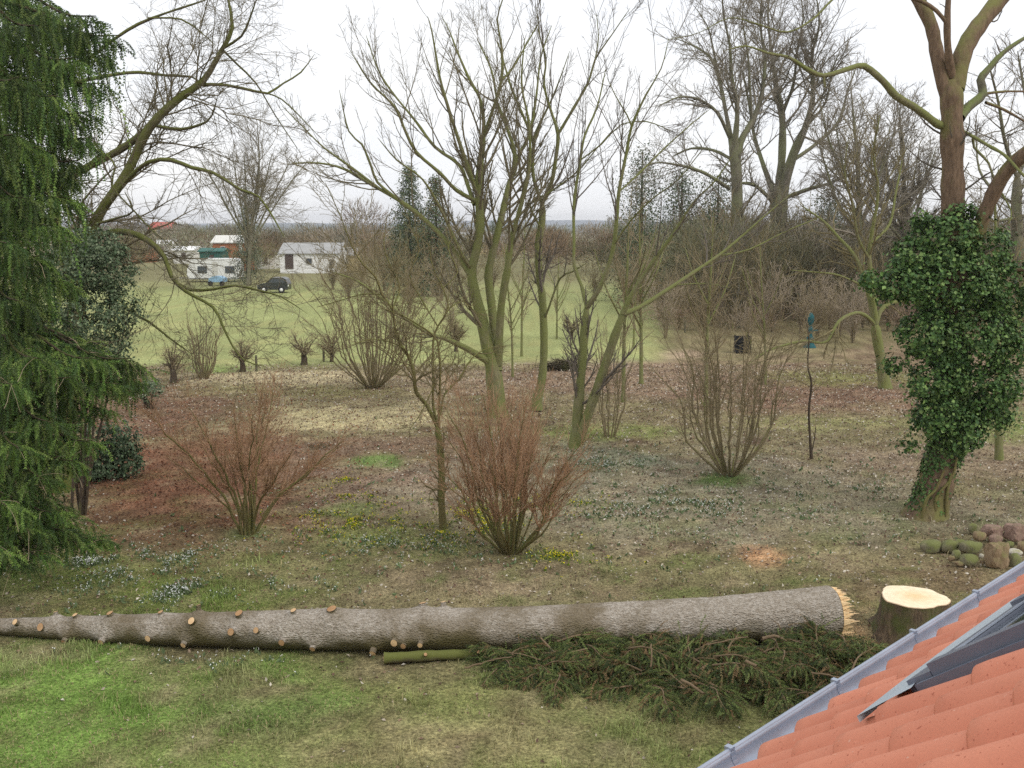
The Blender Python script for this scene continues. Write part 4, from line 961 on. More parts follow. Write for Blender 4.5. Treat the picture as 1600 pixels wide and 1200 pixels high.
# evergreen bushes behind it
hpal = [srgb3(92, 110, 80), srgb3(110, 126, 94), srgb3(76, 94, 68), srgb3(132, 144, 114), srgb3(84, 104, 74)]
def evergreen(name, label, blobs, n, size, Y_, pal, stems):
    b = at(stems[0], stems[1], Y_); b = ground(*to_px(b[0], Y_))
    b[2] = 0
    t = thing(name, label, 'shrub', b)
    Cb, me = leaf_cloud(name + '_leaves', blobs, n, size, pal, Y_, .35)
    me.transform(Matrix.Translation(Vector(-b))); tag(put('leaves', me, M['ivy'], t), kind='stuff')
    for k in range(7):
        bl = blobs[k % len(blobs)]; e = at(bl[0] + rng.normal() * bl[2] * .4, bl[1] - bl[3] * .4, Y_ + bl[5])
        c = catmull([[b[0] + rng.normal() * .1, b[1] + rng.normal() * .1, -.05, .035], [*(b * .5 + e * .5 + rng.normal(size=3) * .1), .022], [*e, .008]], .3)
        g = Geo(); g.add(c[None, :, :3], c[None, :, 3], 5); put('stem', g.me('stem', b), M['bark_dark'], t)
evergreen('holly_bush', 'tall grey-green holly behind the spruce, left of the meadow', [(110, 420, 60, 55, .8, 0, 2), (170, 420, 48, 45, .7, 0, 1.5), (130, 500, 70, 45, .8, -.2, 1.8), (190, 490, 34, 40, .5, 0, .7), (60, 520, 50, 60, .8, 0, 1.3), (175, 545, 36, 26, .4, -.2, .6), (140, 385, 55, 30, .7, 0, 1), (110, 560, 60, 40, .6, -.2, 1)], 24000, .058, 20.5, hpal, (120, 700))
evergreen('laurel_bush', 'low dark green evergreen bush on the ground beside the spruce', [(180, 690, 38, 36, .5, 0, 1), (140, 710, 50, 30, .5, -.2, 1), (110, 690, 44, 34, .5, 0, .8), (205, 705, 18, 20, .3, 0, .3), (150, 735, 52, 18, .5, -.2, .9), (195, 728, 22, 14, .3, -.1, .4), (85, 725, 50, 26, .5, 0, .8)], 7500, .08, 23.6, [srgb3(70, 90, 60), srgb3(90, 110, 80), srgb3(56, 74, 50), srgb3(104, 120, 92)], (160, 735))
evergreen('box_bush', 'small grey-green evergreen tuft beside the stubby dark trunk', [(232, 610, 24, 18, .4, 0, 1)], 1500, .06, 33, hpal, (232, 625))
bt = [limb([(50, 858, 15), (48, 800, 13), (52, 700, 11), (45, 600, 8), (40, 500, 4)], 18.1)]
build_tree('slim_tree', 'thin dark tree trunk under the spruce boughs at the left edge', bt, [], M['bark_dark'], M['twig_grey'])

# ------------------------------------------------------------------ felled trunk
sil = [(-120, 969, 984), (0, 964, 987), (100, 961, 993), (200, 957, 1001), (300, 954, 1008), (400, 954, 1014), (500, 953, 1020), (600, 954, 1023), (700, 951, 1020), (800, 947, 1016), (900, 941, 1012), (1000, 934, 1008), (1100, 928, 1003), (1200, 922, 1001), (1303, 917, 1002)]
LOG = []
for (u_, vt, vb) in sil:
    d1 = norm(ray(u_, vt)); d2 = norm(ray(u_, vb)); dc = norm(d1 + d2); al = math.acos(float(np.clip(d1 @ d2, -1, 1))) / 2
    D = HC / (-dc[2] + math.sin(al)); p = CAM + dc * D; LOG.append([*p, D * math.sin(al)])
LOG = np.array(LOG)
# smooth the axis and let it rest on the ground
px_, py_ = LOG[:, 0], LOG[:, 1]; LOG[:, 1] = np.polyval(np.polyfit(px_, py_, 2), px_)
LOG[:, 2] = LOG[:, 3] * 0.96
kr = np.polyfit(px_, LOG[:, 3], 3); LOG[:, 3] = 0.7 * np.polyval(kr, px_) + 0.3 * LOG[:, 3]
lc = catmull(LOG, 0.06)
log_base = np.array([lc[len(lc) // 2, 0], lc[len(lc) // 2, 1], 0.0])
log = thing('felled_trunk', 'long grey felled spruce trunk with sawn-off branch stubs lying across the lawn', 'log', log_base)
m, nt, b = nmat('log_bark')
v = coords(nt, 'Object', (4.5, 8, 8)); n1 = noise(nt, 3.6, 8, 0.75, v, 0.9); n2 = noise(nt, 1.1, 4, 0.6, coords(nt))
vo = nt.nodes.new('ShaderNodeTexVoronoi'); vo.inputs['Scale'].default_value = 6.0; nt.links.new(v, vo.inputs['Vector'])
c = ramp(nt, n1, [(0.25, srgb(94, 82, 68)), (0.46, srgb(164, 153, 138)), (0.72, srgb(214, 207, 196))])
c = mix(nt, ramp(nt, n2, [(0.46, (0, 0, 0, 1)), (0.62, (.75, .75, .75, 1))]), c, srgb(118, 104, 78))
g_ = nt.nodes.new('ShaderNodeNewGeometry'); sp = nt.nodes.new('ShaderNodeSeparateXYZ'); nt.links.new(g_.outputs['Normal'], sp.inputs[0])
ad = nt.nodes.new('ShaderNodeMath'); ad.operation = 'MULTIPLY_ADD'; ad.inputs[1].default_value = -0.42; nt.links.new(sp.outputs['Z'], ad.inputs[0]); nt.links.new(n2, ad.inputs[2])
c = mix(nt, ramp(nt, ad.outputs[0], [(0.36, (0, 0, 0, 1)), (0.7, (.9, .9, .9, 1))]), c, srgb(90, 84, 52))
nt.links.new(c, b.inputs['Base Color']); b.inputs['Roughness'].default_value = .95; b.inputs['Specular IOR Level'].default_value = .15
mh = nt.nodes.new('ShaderNodeMath'); mh.operation = 'ADD'; nt.links.new(n1, mh.inputs[0]); nt.links.new(vo.outputs['Distance'], mh.inputs[1])
bump(nt, b, mh.outputs[0], 0.9, 0.03); M['log_bark'] = m
stubs = [(42, 972, 9), (80, 976, 12), (117, 990, 9), (178, 992, 10), (185, 962, 10), (246, 991, 10), (262, 960, 8), (312, 972, 11), (312, 953, 7), (386, 964, 12), (380, 986, 11), (416, 985, 9), (455, 1001, 10), (466, 961, 9), (523, 960, 15), (666, 945, 11), (622, 1004, 11), (637, 1008, 9), (661, 1005, 8), (699, 950, 8), (590, 1016, 10), (305, 1000, 9), (500, 1012, 9), (130, 964, 8), (95, 962, 7)]
sil_a = np.array(sil, float); STUBS = []
for (su, sv, sw) in stubs:
    vt = np.interp(su, sil_a[:, 0], sil_a[:, 1]); vb = np.interp(su, sil_a[:, 0], sil_a[:, 2])
    s_ = float(np.clip((sv - (vt + vb) / 2) / ((vb - vt) / 2), -.97, .97))
    pu = [to_px(q[0], q[1], q[2])[0] for q in lc[::6]]; i_ = int(np.interp(su, pu, np.arange(len(pu)) * 6)); i_ = min(i_, len(lc) - 2)
    cc_ = lc[i_]; ax = norm(lc[min(i_ + 4, len(lc) - 1), :3] - lc[max(i_ - 4, 0), :3]); tocam = CAM - cc_[:3]; tocam = norm(tocam - ax * (tocam @ ax)); upv = norm(np.cross(tocam, ax)); upv = upv if upv[2] > 0 else -upv
    rd = norm(-s_ * upv + math.sqrt(max(0, 1 - s_ * s_)) * tocam)
    STUBS.append((cc_[:3], cc_[3], rd, width(sw, cc_[:3]) / 2, ax))
k = 40; n = len(lc); ang = np.arange(k) * 2 * np.pi / k
ax = norm(np.gradient(lc[:, :3], axis=0)); A_ = norm(np.cross(ax, np.array([0, 0, 1.0]) + 0 * ax)); B_ = np.cross(A_, ax)
dirs = np.cos(ang)[None, :, None] * A_[:, None] + np.sin(ang)[None, :, None] * B_[:, None]
Lx = np.arange(n)[:, None] * 0.06
rad = lc[:, 3][:, None] * (1 + 0.10 * (fbm(Lx * 1.3 + 0 * ang, 3 + np.cos(ang)[None] * 1.5 + 0 * Lx, 3) - .5) + 0.06 * (fbm(Lx * 6 + 0 * ang, 9 + 5 * np.cos(ang)[None] + 3 * np.sin(ang)[None] + 0 * Lx, 3) - .5))
V = lc[:, None, :3] + dirs * rad[..., None]
for (cp, cr_, rd, sr, ax_) in STUBS:          # collars round the stubs
    d = np.linalg.norm(V - (cp + rd * cr_), axis=2); V += dirs * (0.055 * np.exp(-(d / (sr * 2.3)) ** 2))[..., None]
V[..., 2] = np.maximum(V[..., 2], -0.03)
ix = np.arange(n * k).reshape(n, k); Q = np.stack([ix[:-1], np.roll(ix[:-1], -1, 1), np.roll(ix[1:], -1, 1), ix[1:]], -1).reshape(-1, 4)
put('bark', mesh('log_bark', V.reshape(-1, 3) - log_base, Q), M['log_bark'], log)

m, nt, b = nmat('fresh_cut')
n1 = noise(nt, 9, 4, .6, coords(nt, 'Object', (1, 1, 1))); oi = nt.nodes.new('ShaderNodeObjectInfo'); nt.links.new(mix(nt, 1.0, ramp(nt, n1, [(.3, srgb(204, 168, 126)), (.7, srgb(226, 196, 154))]), ramp(nt, oi.outputs['Random'], [(0, (.62, .52, .44, 1)), (.6, (.95, .93, .9, 1)), (1, (1.05, 1.03, 1, 1))]), 'MULTIPLY'), b.inputs['Base Color']); b.inputs['Roughness'].default_value = .85
M['fresh_cut'] = m
M['raw_wood'] = plain('raw_wood', srgb(240, 210, 164), .85, .12, 9)
for (cp, cr_, rd, sr, ax_) in STUBS:
    d = norm(rd * .95 - ax_ * .18)
    p0 = cp + rd * (cr_ * .8); p1 = cp + rd * (cr_ + .045) + d * rng.uniform(.02, .06)
    c = np.array([[*p0, sr * 1.35], [*(p0 * .5 + p1 * .5), sr * 1.15], [*p1, sr]]); g = Geo(); g.add(c[None, :, :3], c[None, :, 3], 12)
    o = put('branch_stub', g.me('branch_stub', log_base), M['log_bark'], log)
    e1 = norm(np.cross(d, [0.3, .2, .9])); e2 = np.cross(d, e1); a = np.arange(14) * 2 * np.pi / 14
    ring = p1 + d * .004 + (np.cos(a)[:, None] * e1 + np.sin(a)[:, None] * e2 * 1.05) * sr * .97
    Vv = np.vstack([p1 + d * .007, ring]); T = [[0, i + 1, (i + 1) % 14 + 1] for i in range(14)]
    put('cut_face', mesh('cut_face', Vv - log_base, tris=T, smooth=False), M['fresh_cut'], o)
# sawn butt with torn hinge wood
e = lc[-1]; axd = norm(lc[-1, :3] - lc[-6, :3]); e1 = norm(np.cross(axd, [0, 0, 1])); e2 = np.cross(e1, axd); a = np.arange(40) * 2 * np.pi / 40
ring = V.reshape(n, k, 3)[-1]
Vv = np.vstack([e[:3] + axd * .02, ring + axd * .006]); T = [[0, i + 1, (i + 1) % k + 1] for i in range(k)]
put('butt_face', mesh('butt_face', Vv - log_base, tris=T, smooth=False), M['raw_wood'], log)
mb = MB(); r_ = e[3]
for i in range(260):
    yy = rng.uniform(-.93, .93) * r_; lim = math.sqrt(max(0, 1 - (yy / r_) ** 2)) * r_ * .93; xx = rng.uniform(-lim, lim)
    L = .10 + .08 * rng.random() + (.14 * rng.random() if rng.random() < .3 else 0); w_ = rng.uniform(.012, .035)
    c0 = e[:3] + e1 * xx + e2 * (-yy * .9); t0_ = c0 + axd * L
    mb.add([c0 - e1 * w_ - e2 * w_, c0 + e1 * w_ - e2 * w_, c0 + e1 * w_ + e2 * w_, c0 - e1 * w_ + e2 * w_, t0_ - e1 * w_ * .7 - e2 * w_ * .15, t0_ + e1 * w_ * .7 + e2 * w_ * .15],
           [[0, 1, 5, 4], [2, 3, 4, 5]], [[1, 2, 5], [3, 0, 4]])
o = put('splinters', mb.me('splinters'), M['raw_wood'], log); o.data.transform(Matrix.Translation(Vector(-log_base))); tag(o, kind='stuff')

# thin log lying in front of it
p0 = ground(600, 1036); p1 = ground(800, 1028)
c = catmull([[p0[0], p0[1], .07, .072], [*(p0 * .5 + p1 * .5 + np.array([0, .03, .07])), .07], [p1[0], p1[1], .07, .05]], .08); g = Geo(); g.add(c[None, :, :3], c[None, :, 3] * (1 + .05 * rng.normal(size=len(c))), 14)
sl = thing('thin_log', 'short thin mossy log lying on the grass against the felled trunk', 'log', p0)
put('bark', g.me('thin_log', p0), M['bark_left'], sl)
ax_ = norm(c[1, :3] - c[0, :3]); e1 = norm(np.cross(ax_, [0, 0, 1])); e2 = np.cross(e1, ax_); a = np.arange(16) * 2 * np.pi / 16
ring = c[0, :3] - ax_ * .004 + (np.cos(a)[:, None] * e1 + np.sin(a)[:, None] * e2) * .066
put('cut_face', mesh('cf', np.vstack([c[0, :3] - ax_ * .008, ring]) - p0, tris=[[0, i + 1, (i + 1) % 16 + 1] for i in range(16)], smooth=False), M['fresh_cut'], sl)
for f, hh in ((.34, .05), (.72, .09)):
    q = c[int(f * len(c))]; dd = norm(np.array([.1, -.75, .45])); cc_ = np.array([[*q[:3], .03], [*(q[:3] + dd * .09), .026], [*(q[:3] + dd * (.09 + hh)), .024]]); g = Geo(); g.add(cc_[None, :, :3], cc_[None, :, 3], 10)
    o = put('branch_stub', g.me('stub', p0), M['bark_left'], sl)
    e1b = norm(np.cross(dd, [1, 0, 0])); e2b = np.cross(dd, e1b); a2 = np.arange(10) * 2 * np.pi / 10; pe = cc_[-1, :3] + dd * .003
    put('cut_face', mesh('cf', np.vstack([pe + dd * .003, pe + (np.cos(a2)[:, None] * e1b + np.sin(a2)[:, None] * e2b) * .023]) - p0, tris=[[0, i + 1, (i + 1) % 10 + 1] for i in range(10)], smooth=False), M['fresh_cut'], o)

# ------------------------------------------------------------------ stump
sb = ground(1424, 992); sb[2] = 0
stump = thing('tree_stump', 'fresh pale-topped spruce stump beside the butt of the felled trunk', 'stump', sb)
k = 48; a = np.arange(k) * 2 * np.pi / k
prof = [(-.06, 1.42), (0, 1.34), (.06, 1.24), (.14, 1.15), (.25, 1.09), (.38, 1.04), (.5, 1.01), (.57, 1.0)]
r0 = width(50, sb); lob = 1 + .05 * np.cos(3 * a + .6) + .035 * np.cos(5 * a + 2) + .02 * np.cos(9 * a)
V = np.concatenate([np.stack([r0 * f * np.cos(a) * (1 + (lob - 1) * (1 + 1.5 * (1.42 - 1) * (f - 1) * 6)), r0 * f * np.sin(a) * (1 + (lob - 1) * (1 + (f - 1) * 4)), np.full(k, z)], 1) for z, f in prof])
nz_ = np.array([fbm(np.array([i_ % k * .55]), np.array([i_ // k * .35]), 3)[0] for i_ in range(len(V))]) - .5
V[:, :2] *= (1 + .09 * nz_)[:, None]
ix = np.arange(len(V)).reshape(len(prof), k); Q = np.stack([ix[:-1], np.roll(ix[:-1], -1, 1), np.roll(ix[1:], -1, 1), ix[1:]], -1).reshape(-1, 4)
m, nt, b = nmat('stump_bark'); v = coords(nt, 'Object', (9, 9, 2)); n1 = noise(nt, 2.2, 6, .7, v); n2 = noise(nt, 2.5, 4, .6, coords(nt))
c = mix(nt, ramp(nt, n2, [(.42, (0, 0, 0, 1)), (.6, (1, 1, 1, 1))]), ramp(nt, n1, [(.3, srgb(58, 48, 36)), (.7, srgb(124, 104, 82))]), srgb(88, 92, 46))
nt.links.new(c, b.inputs['Base Color']); b.inputs['Roughness'].default_value = .95; bump(nt, b, n1, 1.0, .04)
put('bark', mesh('stump_bark', V, Q), m, stump)
top = V[-k:]; inner = top * np.array([.66, .66, 1]) + np.array([.02, 0, .013]); mid = top * np.array([.965, .965, 1]) + np.array([0, 0, .012])
Vt = np.vstack([top, mid, inner, [[.02, .01, V[-1, 2] + .014]]]); cols = np.vstack([np.tile(srgb3(150, 112, 80), (k, 1)), np.tile(srgb3(250, 234, 204), (k, 1)), np.tile(srgb3(250, 232, 200), (k, 1)), [srgb3(236, 208, 160)]])
ixt = np.arange(3 * k).reshape(3, k); Q = np.stack([ixt[:-1], np.roll(ixt[:-1], -1, 1), np.roll(ixt[1:], -1, 1), ixt[1:]], -1).reshape(-1, 4); T = [[3 * k, 2 * k + i_, 2 * k + (i_ + 1) % k] for i_ in range(k)]
m, nt, b = nmat('stump_top'); at_ = nt.nodes.new('ShaderNodeAttribute'); at_.attribute_name = 'Col'; n1 = noise(nt, 14, 4, .6, coords(nt))
wv = nt.nodes.new('ShaderNodeTexWave'); wv.wave_type = 'RINGS'; wv.rings_direction = 'Z'; wv.inputs['Scale'].default_value = 14; wv.inputs['Distortion'].default_value = 1.5; nt.links.new(coords(nt), wv.inputs['Vector'])
c = mix(nt, 1.0, at_.outputs['Color'], ramp(nt, wv.outputs['Fac'], [(0, (.9, .88, .84, 1)), (1, (1.03, 1.03, 1.03, 1))]), 'MULTIPLY'); c = mix(nt, 1.0, c, ramp(nt, n1, [(.3, (.86, .84, .8, 1)), (.7, (1.1, 1.1, 1.1, 1))]), 'MULTIPLY')
nt.links.new(c, b.inputs['Base Color']); b.inputs['Roughness'].default_value = .85
put('cut_top', mesh('stump_top', Vt, Q, T, cols, smooth=False), m, stump)
# chips of wood
n = 900; uu = np.concatenate([rng.normal(1335, 26, 450), rng.normal(1195, 24, 450)]); vv = np.concatenate([rng.normal(985, 16, 450), rng.normal(868, 8, 450)])
P_ = np.array([ground(a1, a2) for a1, a2 in zip(uu, vv)]); P_[:, 2] = gz(P_[:, 0], P_[:, 1]) + .012
tag(put('wood_chips', leaves_mesh('wood_chips', P_, rng.uniform(.012, .035, n), np.concatenate([np.tile(srgb3(216, 184, 140), (450, 1)), np.tile(srgb3(212, 164, 122), (450, 1))]) * rng.uniform(.7, 1.1, (n, 1)), .6, .5, .2), M['leaf']), 'pale sawdust and wood chips around the stump and on the lawn', 'wood chips', kind='stuff')

# ------------------------------------------------------------------ brush pile of cut spruce branches
brpal = [srgb3(84, 98, 52), srgb3(102, 116, 62), srgb3(58, 70, 38), srgb3(118, 130, 74), srgb3(110, 100, 64), srgb3(128, 104, 72), srgb3(66, 78, 44)]
BR = []
for pi in range(5):
    L = rng.uniform(1.0, 1.5); st = catmull([[0, 0, 0, .022], [L * .35, .04, .10, .017], [L * .7, -.03, .08, .011], [L, .05, -.06, .004]], .08)
    P0 = []; D0 = []; LL = []
    for k_ in range(46):
        f = .12 + .88 * k_ / 46; q = st[int(f * (len(st) - 1)), :3]; sg = 1 if k_ % 2 else -1
        dd = norm(np.array([.75, sg * rng.uniform(.5, 1), rng.uniform(-.5, .25)])); Lb = (.55 * (1.1 - f) + .1) * rng.uniform(.6, 1.1)
        for j in range(3):
            P0.append(q + dd * Lb * j / 3); D0.append(norm(dd + rng.normal(size=3) * .3)); LL.append(Lb * rng.uniform(.5, .8))
    Vn, Tn, Cn = shoots(np.array(P0), np.array(D0), np.array(LL), 9, .034, .012, .1, brpal, 4)
    g = Geo(); g.add(st[None, :, :3], st[None, :, 3], 6)
    BR.append((g.me('cut_stem', (0, 0, 0)), mesh('cut_needles', Vn, tris=Tn, colr=Cn, smooth=False)))
nb = 0
spots = []
for q in range(120):
    u_ = rng.uniform(775, 1340); lo = np.interp(u_, [750, 850, 900, 1000, 1100, 1200, 1300, 1360], [1040, 1058, 1064, 1074, 1094, 1104, 1098, 1080])
    hi = np.interp(u_, [750, 900, 1100, 1300, 1360], [1028, 1020, 1014, 1018, 1012]); f = rng.random(); spots.append((u_, hi + (lo - hi) * f, f))
for (u_, v_, f) in spots:
    p = ground(u_, v_); zz = .03 + .62 * float(fbm(np.array([p[0] * 1.6]), np.array([p[1] * 1.6]), 2)[0]) * rng.random() * np.interp(u_, [760, 900, 1350], [.35, .8, 1]) * (1 - .75 * f ** 2)
    bi = rng.integers(0, 5)
    t = thing('cut_spruce_branch', 'cut spruce branch ' + ('against the log' if f < .33 else 'on the crest' if f < .66 else 'at the grass edge') + ' of the brush heap, ' + ('by the thin log' if u_ < 880 else 'left of the upright stick' if u_ < 1000 else 'right of the upright stick' if u_ < 1120 else 'near the log butt' if u_ < 1240 else 'beside the gutter'), 'branch', (p[0], p[1], zz), 'cut spruce branches in the brush heap', rng.random() * 6.283)
    t.rotation_euler = (rng.normal() * .45, rng.normal() * .14, rng.random() * 6.283); s_ = rng.uniform(.5, .75); t.scale = (s_, s_, s_)
    put('stem', BR[bi][0], M['brown_twig'], t); tag(put('needles', BR[bi][1], M['needle'], t), kind='stuff')
def stick(label, pts, r, mat='brown_twig'):
    c = catmull([[*p_, r * (1 - .4 * i_ / len(pts))] for i_, p_ in enumerate(pts)], .06); c[:, :3] += rng.normal(size=(len(c), 3)) * .004; g = Geo(); g.add(c[None, :, :3], c[None, :, 3], 7); b_ = c[0, :3].copy()
    tag(put('stick', g.me('stick', b_), M[mat], loc=b_), label, 'stick')
def gp3(u_, v_, z_): return ground(u_, v_, z_)
stick('short stick standing upright in the middle of the brush heap', [gp3(1017, 1042, .3), gp3(1018, 1024, .42), gp3(1017, 1006, .5)], .012)
stick('thick pale broken stick lying on the right of the brush heap', [gp3(1064, 1062, .36), gp3(1080, 1070, .35), gp3(1100, 1084, .3)], .02)
stick('pale forked stick poking out left of the brush heap', [gp3(726, 1044, .05), gp3(770, 1032, .15), gp3(800, 1026, .25)], .013)
stick('short thick cut stick on top of the brush heap', [gp3(1165, 1033, .5), gp3(1183, 1041, .48)], .022)
stick('long thin pale stick at the right end of the brush heap by the gutter', [gp3(1270, 1051, .45), gp3(1295, 1055, .45), gp3(1320, 1061, .42)], .012)
stick('curved grey branch piece under the butt of the felled trunk', [gp3(1190, 998, .45), gp3(1210, 993, .48), gp3(1228, 1002, .4)], .025)
stick('thin crossing stick on the upper middle of the brush heap', [gp3(1105, 1008, .45), gp3(1140, 1000, .5), gp3(1168, 995, .5)], .01)
stick('thin brown twig at the left end of the brush heap', [gp3(780, 1020, .15), gp3(812, 1022, .22), gp3(845, 1031, .2)], .009)

# ------------------------------------------------------------------ stones
M['stone_moss'] = bark('stone_moss', srgb(112, 106, 88), srgb(150, 142, 120), srgb(116, 120, 74), .46, 1.5)
M['stone_brown'] = bark('stone_brown', srgb(124, 104, 82), srgb(164, 142, 114), srgb(120, 116, 74), .36, 1.5)
M['stone_red'] = bark('stone_red', srgb(128, 104, 92), srgb(162, 136, 122), srgb(124, 112, 86), .3, 1.5)
M['stone_pale'] = bark('stone_pale', srgb(180, 174, 158), srgb(214, 208, 194), srgb(160, 156, 120), .3, 1.5)
import bmesh
def stone(label, u_, vb, wpx, hpx, mat, boxy=0.4, z0=0.0, rz=None):
    p = ground(u_, vb, z0); rx = width(wpx, p) / 2; h = width(hpx, p) / 2 / .92
    bm = bmesh.new(); bmesh.ops.create_icosphere(bm, subdivisions=3, radius=1)
    sd_ = rng.random() * 90; rot = Matrix.Rotation(rng.random() * 6.28 if rz is None else rz, 3, 'Z')
    for v_ in bm.verts:
        c_ = v_.co.copy()
        if boxy: mx_ = max(abs(c_.x), abs(c_.y), abs(c_.z)); c_ = c_.lerp(c_ / mx_ * .82, boxy)
        nn = fbm(np.array([c_.x * 1.5 + sd_]), np.array([c_.y * 1.5 + c_.z * 1.3 + sd_]), 3)[0] - .5
        c_ *= 1 + .6 * nn
        c_ = rot @ c_; v_.co = Vector((c_.x * rx, c_.y * rx * .8, c_.z * h))
    me = bpy.data.meshes.new('stone'); bm.to_mesh(me); bm.free()
    me.polygons.foreach_set('use_smooth', np.full(len(me.polygons), boxy < .5))
    tag(put('stone', me, M[mat], loc=(p[0], p[1] + rx * .3, z0 + h * .8)), label, 'stone', 'stones of the heap beside the roof')
stone('mossy rounded stone at the left end of the stone heap', 1456, 863, 31, 19, 'stone_moss')
stone('mossy rounded stone second from the left end of the stone heap', 1485, 864, 28, 20, 'stone_moss')
stone('small dark mossy stone tucked behind the row of rounded stones', 1501, 857, 17, 15, 'stone_moss')
stone('long mossy stone with a pale end, in the middle of the stone heap', 1519, 866, 37, 21, 'stone_moss', z0=.03)
stone('brownish stone on the back of the heap, behind the long mossy stone', 1531, 845, 21, 15, 'stone_brown', .3, .1)
stone('angular reddish block with a flat top at the back of the stone heap', 1552, 840, 31, 20, 'stone_red', .85, .1, .5)
stone('large angular block with a flat top at the right back of the stone heap', 1588, 844, 34, 27, 'stone_red', .9, .08, .4)
stone('biggest stone, a tall brown block standing in front of the heap', 1559, 887, 36, 43, 'stone_brown', .8, 0, .25)
stone('round green stone low at the front of the heap, left of the tall brown block', 1516, 884, 27, 18, 'stone_moss', .2)
stone('small mossy stone wedged left of the round green stone', 1495, 874, 16, 15, 'stone_moss')
stone('tiny brown stone at the front left of the heap', 1487, 877, 10, 9, 'stone_brown')
stone('white flat stone right of the tall brown block', 1587, 868, 24, 10, 'stone_pale', 0, .12)
stone('dark green upright stone at the right edge beside the tall brown block', 1586, 886, 19, 22, 'stone_moss', .3)
stone('grey stone behind the tall brown block', 1556, 850, 20, 15, 'stone_red', .3, .06)
stone('small pale mossy stone between tall block and flat-topped block', 1579, 856, 13, 10, 'stone_moss', 0, .1)
stone('dark stone at the right edge under the flat-topped block', 1600, 862, 20, 16, 'stone_brown', .4, .06)
stone('leaning mossy stone at the very back of the heap', 1521, 832, 15, 15, 'stone_moss', .5, .04)
stone('little pale pebble below the long mossy stone', 1534, 872, 8, 7, 'stone_pale')
stone('little brown pebble left of the tall brown block', 1536, 882, 9, 9, 'stone_brown')
stone('small flat stone at the foot of the heap, left of the green stone', 1500, 884, 14, 7, 'stone_brown')

# ------------------------------------------------------------------ house roof in the right foreground
HD = 1.9
EO = np.array([0.5876 * HD, 1.979 * HD, HC - HD]); r2 = math.sqrt(.5)
pit = math.radians(38); ev = np.array([r2, r2, 0]); sv = np.array([r2 * math.cos(pit), -r2 * math.cos(pit), math.sin(pit)]); nv = np.cross(ev, sv); nv = nv if nv[2] > 0 else -nv
ov = np.array([-r2, r2, 0])
house = thing('house', 'orange tiled house roof with zinc gutter and skylight in the right foreground', 'house', (EO[0], EO[1], 0))
hb = np.array([EO[0], EO[1], 0.0])
RM = np.stack([-ev, sv, nv], 1)             # columns: back along eave, up slope, out of roof
rot = Matrix([list(map(float, r)) for r in RM]).to_euler()
m, nt, b = nmat('roof_tile'); ob = nt.nodes.new('ShaderNodeObjectInfo'); v = coords(nt, 'Object')
gm = nt.nodes.new('ShaderNodeNewGeometry')
n0 = noise(nt, 2.0, 4, .6, gm.outputs['Position']); n1 = noise(nt, 95, 2, .5, gm.outputs['Position']); n2 = noise(nt, 160, 3, .6, gm.outputs['Position'])
c = ramp(nt, n0, [(.3, srgb(200, 126, 100)), (.7, srgb(216, 144, 116))])
c = mix(nt, ramp(nt, n1, [(.66, (0, 0, 0, 1)), (.72, (.7, .7, .7, 1))]), c, srgb(150, 78, 58))
c = mix(nt, ramp(nt, noise(nt, 60, 2, .5, gm.outputs['Position'], .3), [(.70, (0, 0, 0, 1)), (.76, (.5, .5, .5, 1))]), c, srgb(220, 190, 170))
rv_ = ramp(nt, ob.outputs['Random'], [(0, (.93, .91, .9, 1)), (1, (1.07, 1.06, 1.06, 1))]); c = mix(nt, 1.0, c, rv_, 'MULTIPLY')
c = mix(nt, .5, c, ramp(nt, n2, [(.3, (.9, .9, .9, 1)), (.7, (1.1, 1.1, 1.1, 1))]), 'MULTIPLY')
nt.links.new(c, b.inputs['Base Color']); b.inputs['Roughness'].default_value = .7; b.inputs['Specular IOR Level'].default_value = .25; bump(nt, b, n2, .15, .003)
M['tile'] = m
TW, GA = 0.138 * HD, 0.185 * HD
prof = []
for f in np.linspace(0, 1, 15):
    x_ = f * TW * 1.06
    if f < .62: z_ = .068 * math.sin(math.pi * (f / .62)) ** .8
    else: z_ = .010 * math.cos((f - .62) / .38 * math.pi * 2) - .010
    prof.append((x_ - TW * .31, z_))
rows = [(0.0, -.018, .95), (0.0, -.004, .99), (.009, .002, 1.0), (.05, .002, 1.0), (GA * 1.12, -.017, 1.0)]
V = [];
for (yy, dz, sc_) in rows:
    for (x_, z_) in prof: V.append((x_, yy, z_ * sc_ + dz + .022))
npf = len(prof); Q = [[j * npf + i_, j * npf + i_ + 1, (j + 1) * npf + i_ + 1, (j + 1) * npf + i_] for j in range(len(rows) - 1) for i_ in range(npf - 1)]
tile_me = mesh('roof_tile', V, Q)
roof = put('roof', MB().box((-2.5, 3.2, -.09), (16, 6.6, .05)).me('roof_deck'), plain('roof_deck', srgb(110, 84, 64), .9), house, (0, 0, 0))
ZR = .092
roof.location = Vector(EO - hb - nv * ZR); roof.rotation_euler = rot
def roof_tu(u_, v_, off=0.0):
    d = ray(u_, v_); t = ((EO + nv * off - CAM) @ nv) / (d @ nv); p = CAM + d * t - EO; return p @ ev, p @ sv
for rI in range(10):
    for cI in range(-9, 17):
        x_ = cI * TW; y_ = rI * GA
        if rI >= 2 and rI < 6 and -.3 < x_ < .6: continue
        p = EO + ev * x_ + sv * y_
        uu, vv = to_px(p[0], p[1], p[2])
        if (p[1] * CT + (HC - p[2]) * ST) < .5 or uu > 2050 or vv > 1650: continue
        o = put('roof_tile', tile_me, M['tile'], roof, (-x_, y_, rng.normal() * .002)); o.rotation_euler = (rng.normal() * .003, rng.normal() * .004, rng.normal() * .004)
M['zinc'] = plain('zinc', srgb(166, 174, 188), .45, .10, 5, .5, .6)
M['zinc_in'] = plain('zinc_in', srgb(150, 156, 162), .5, .18, 6, .5, .6)
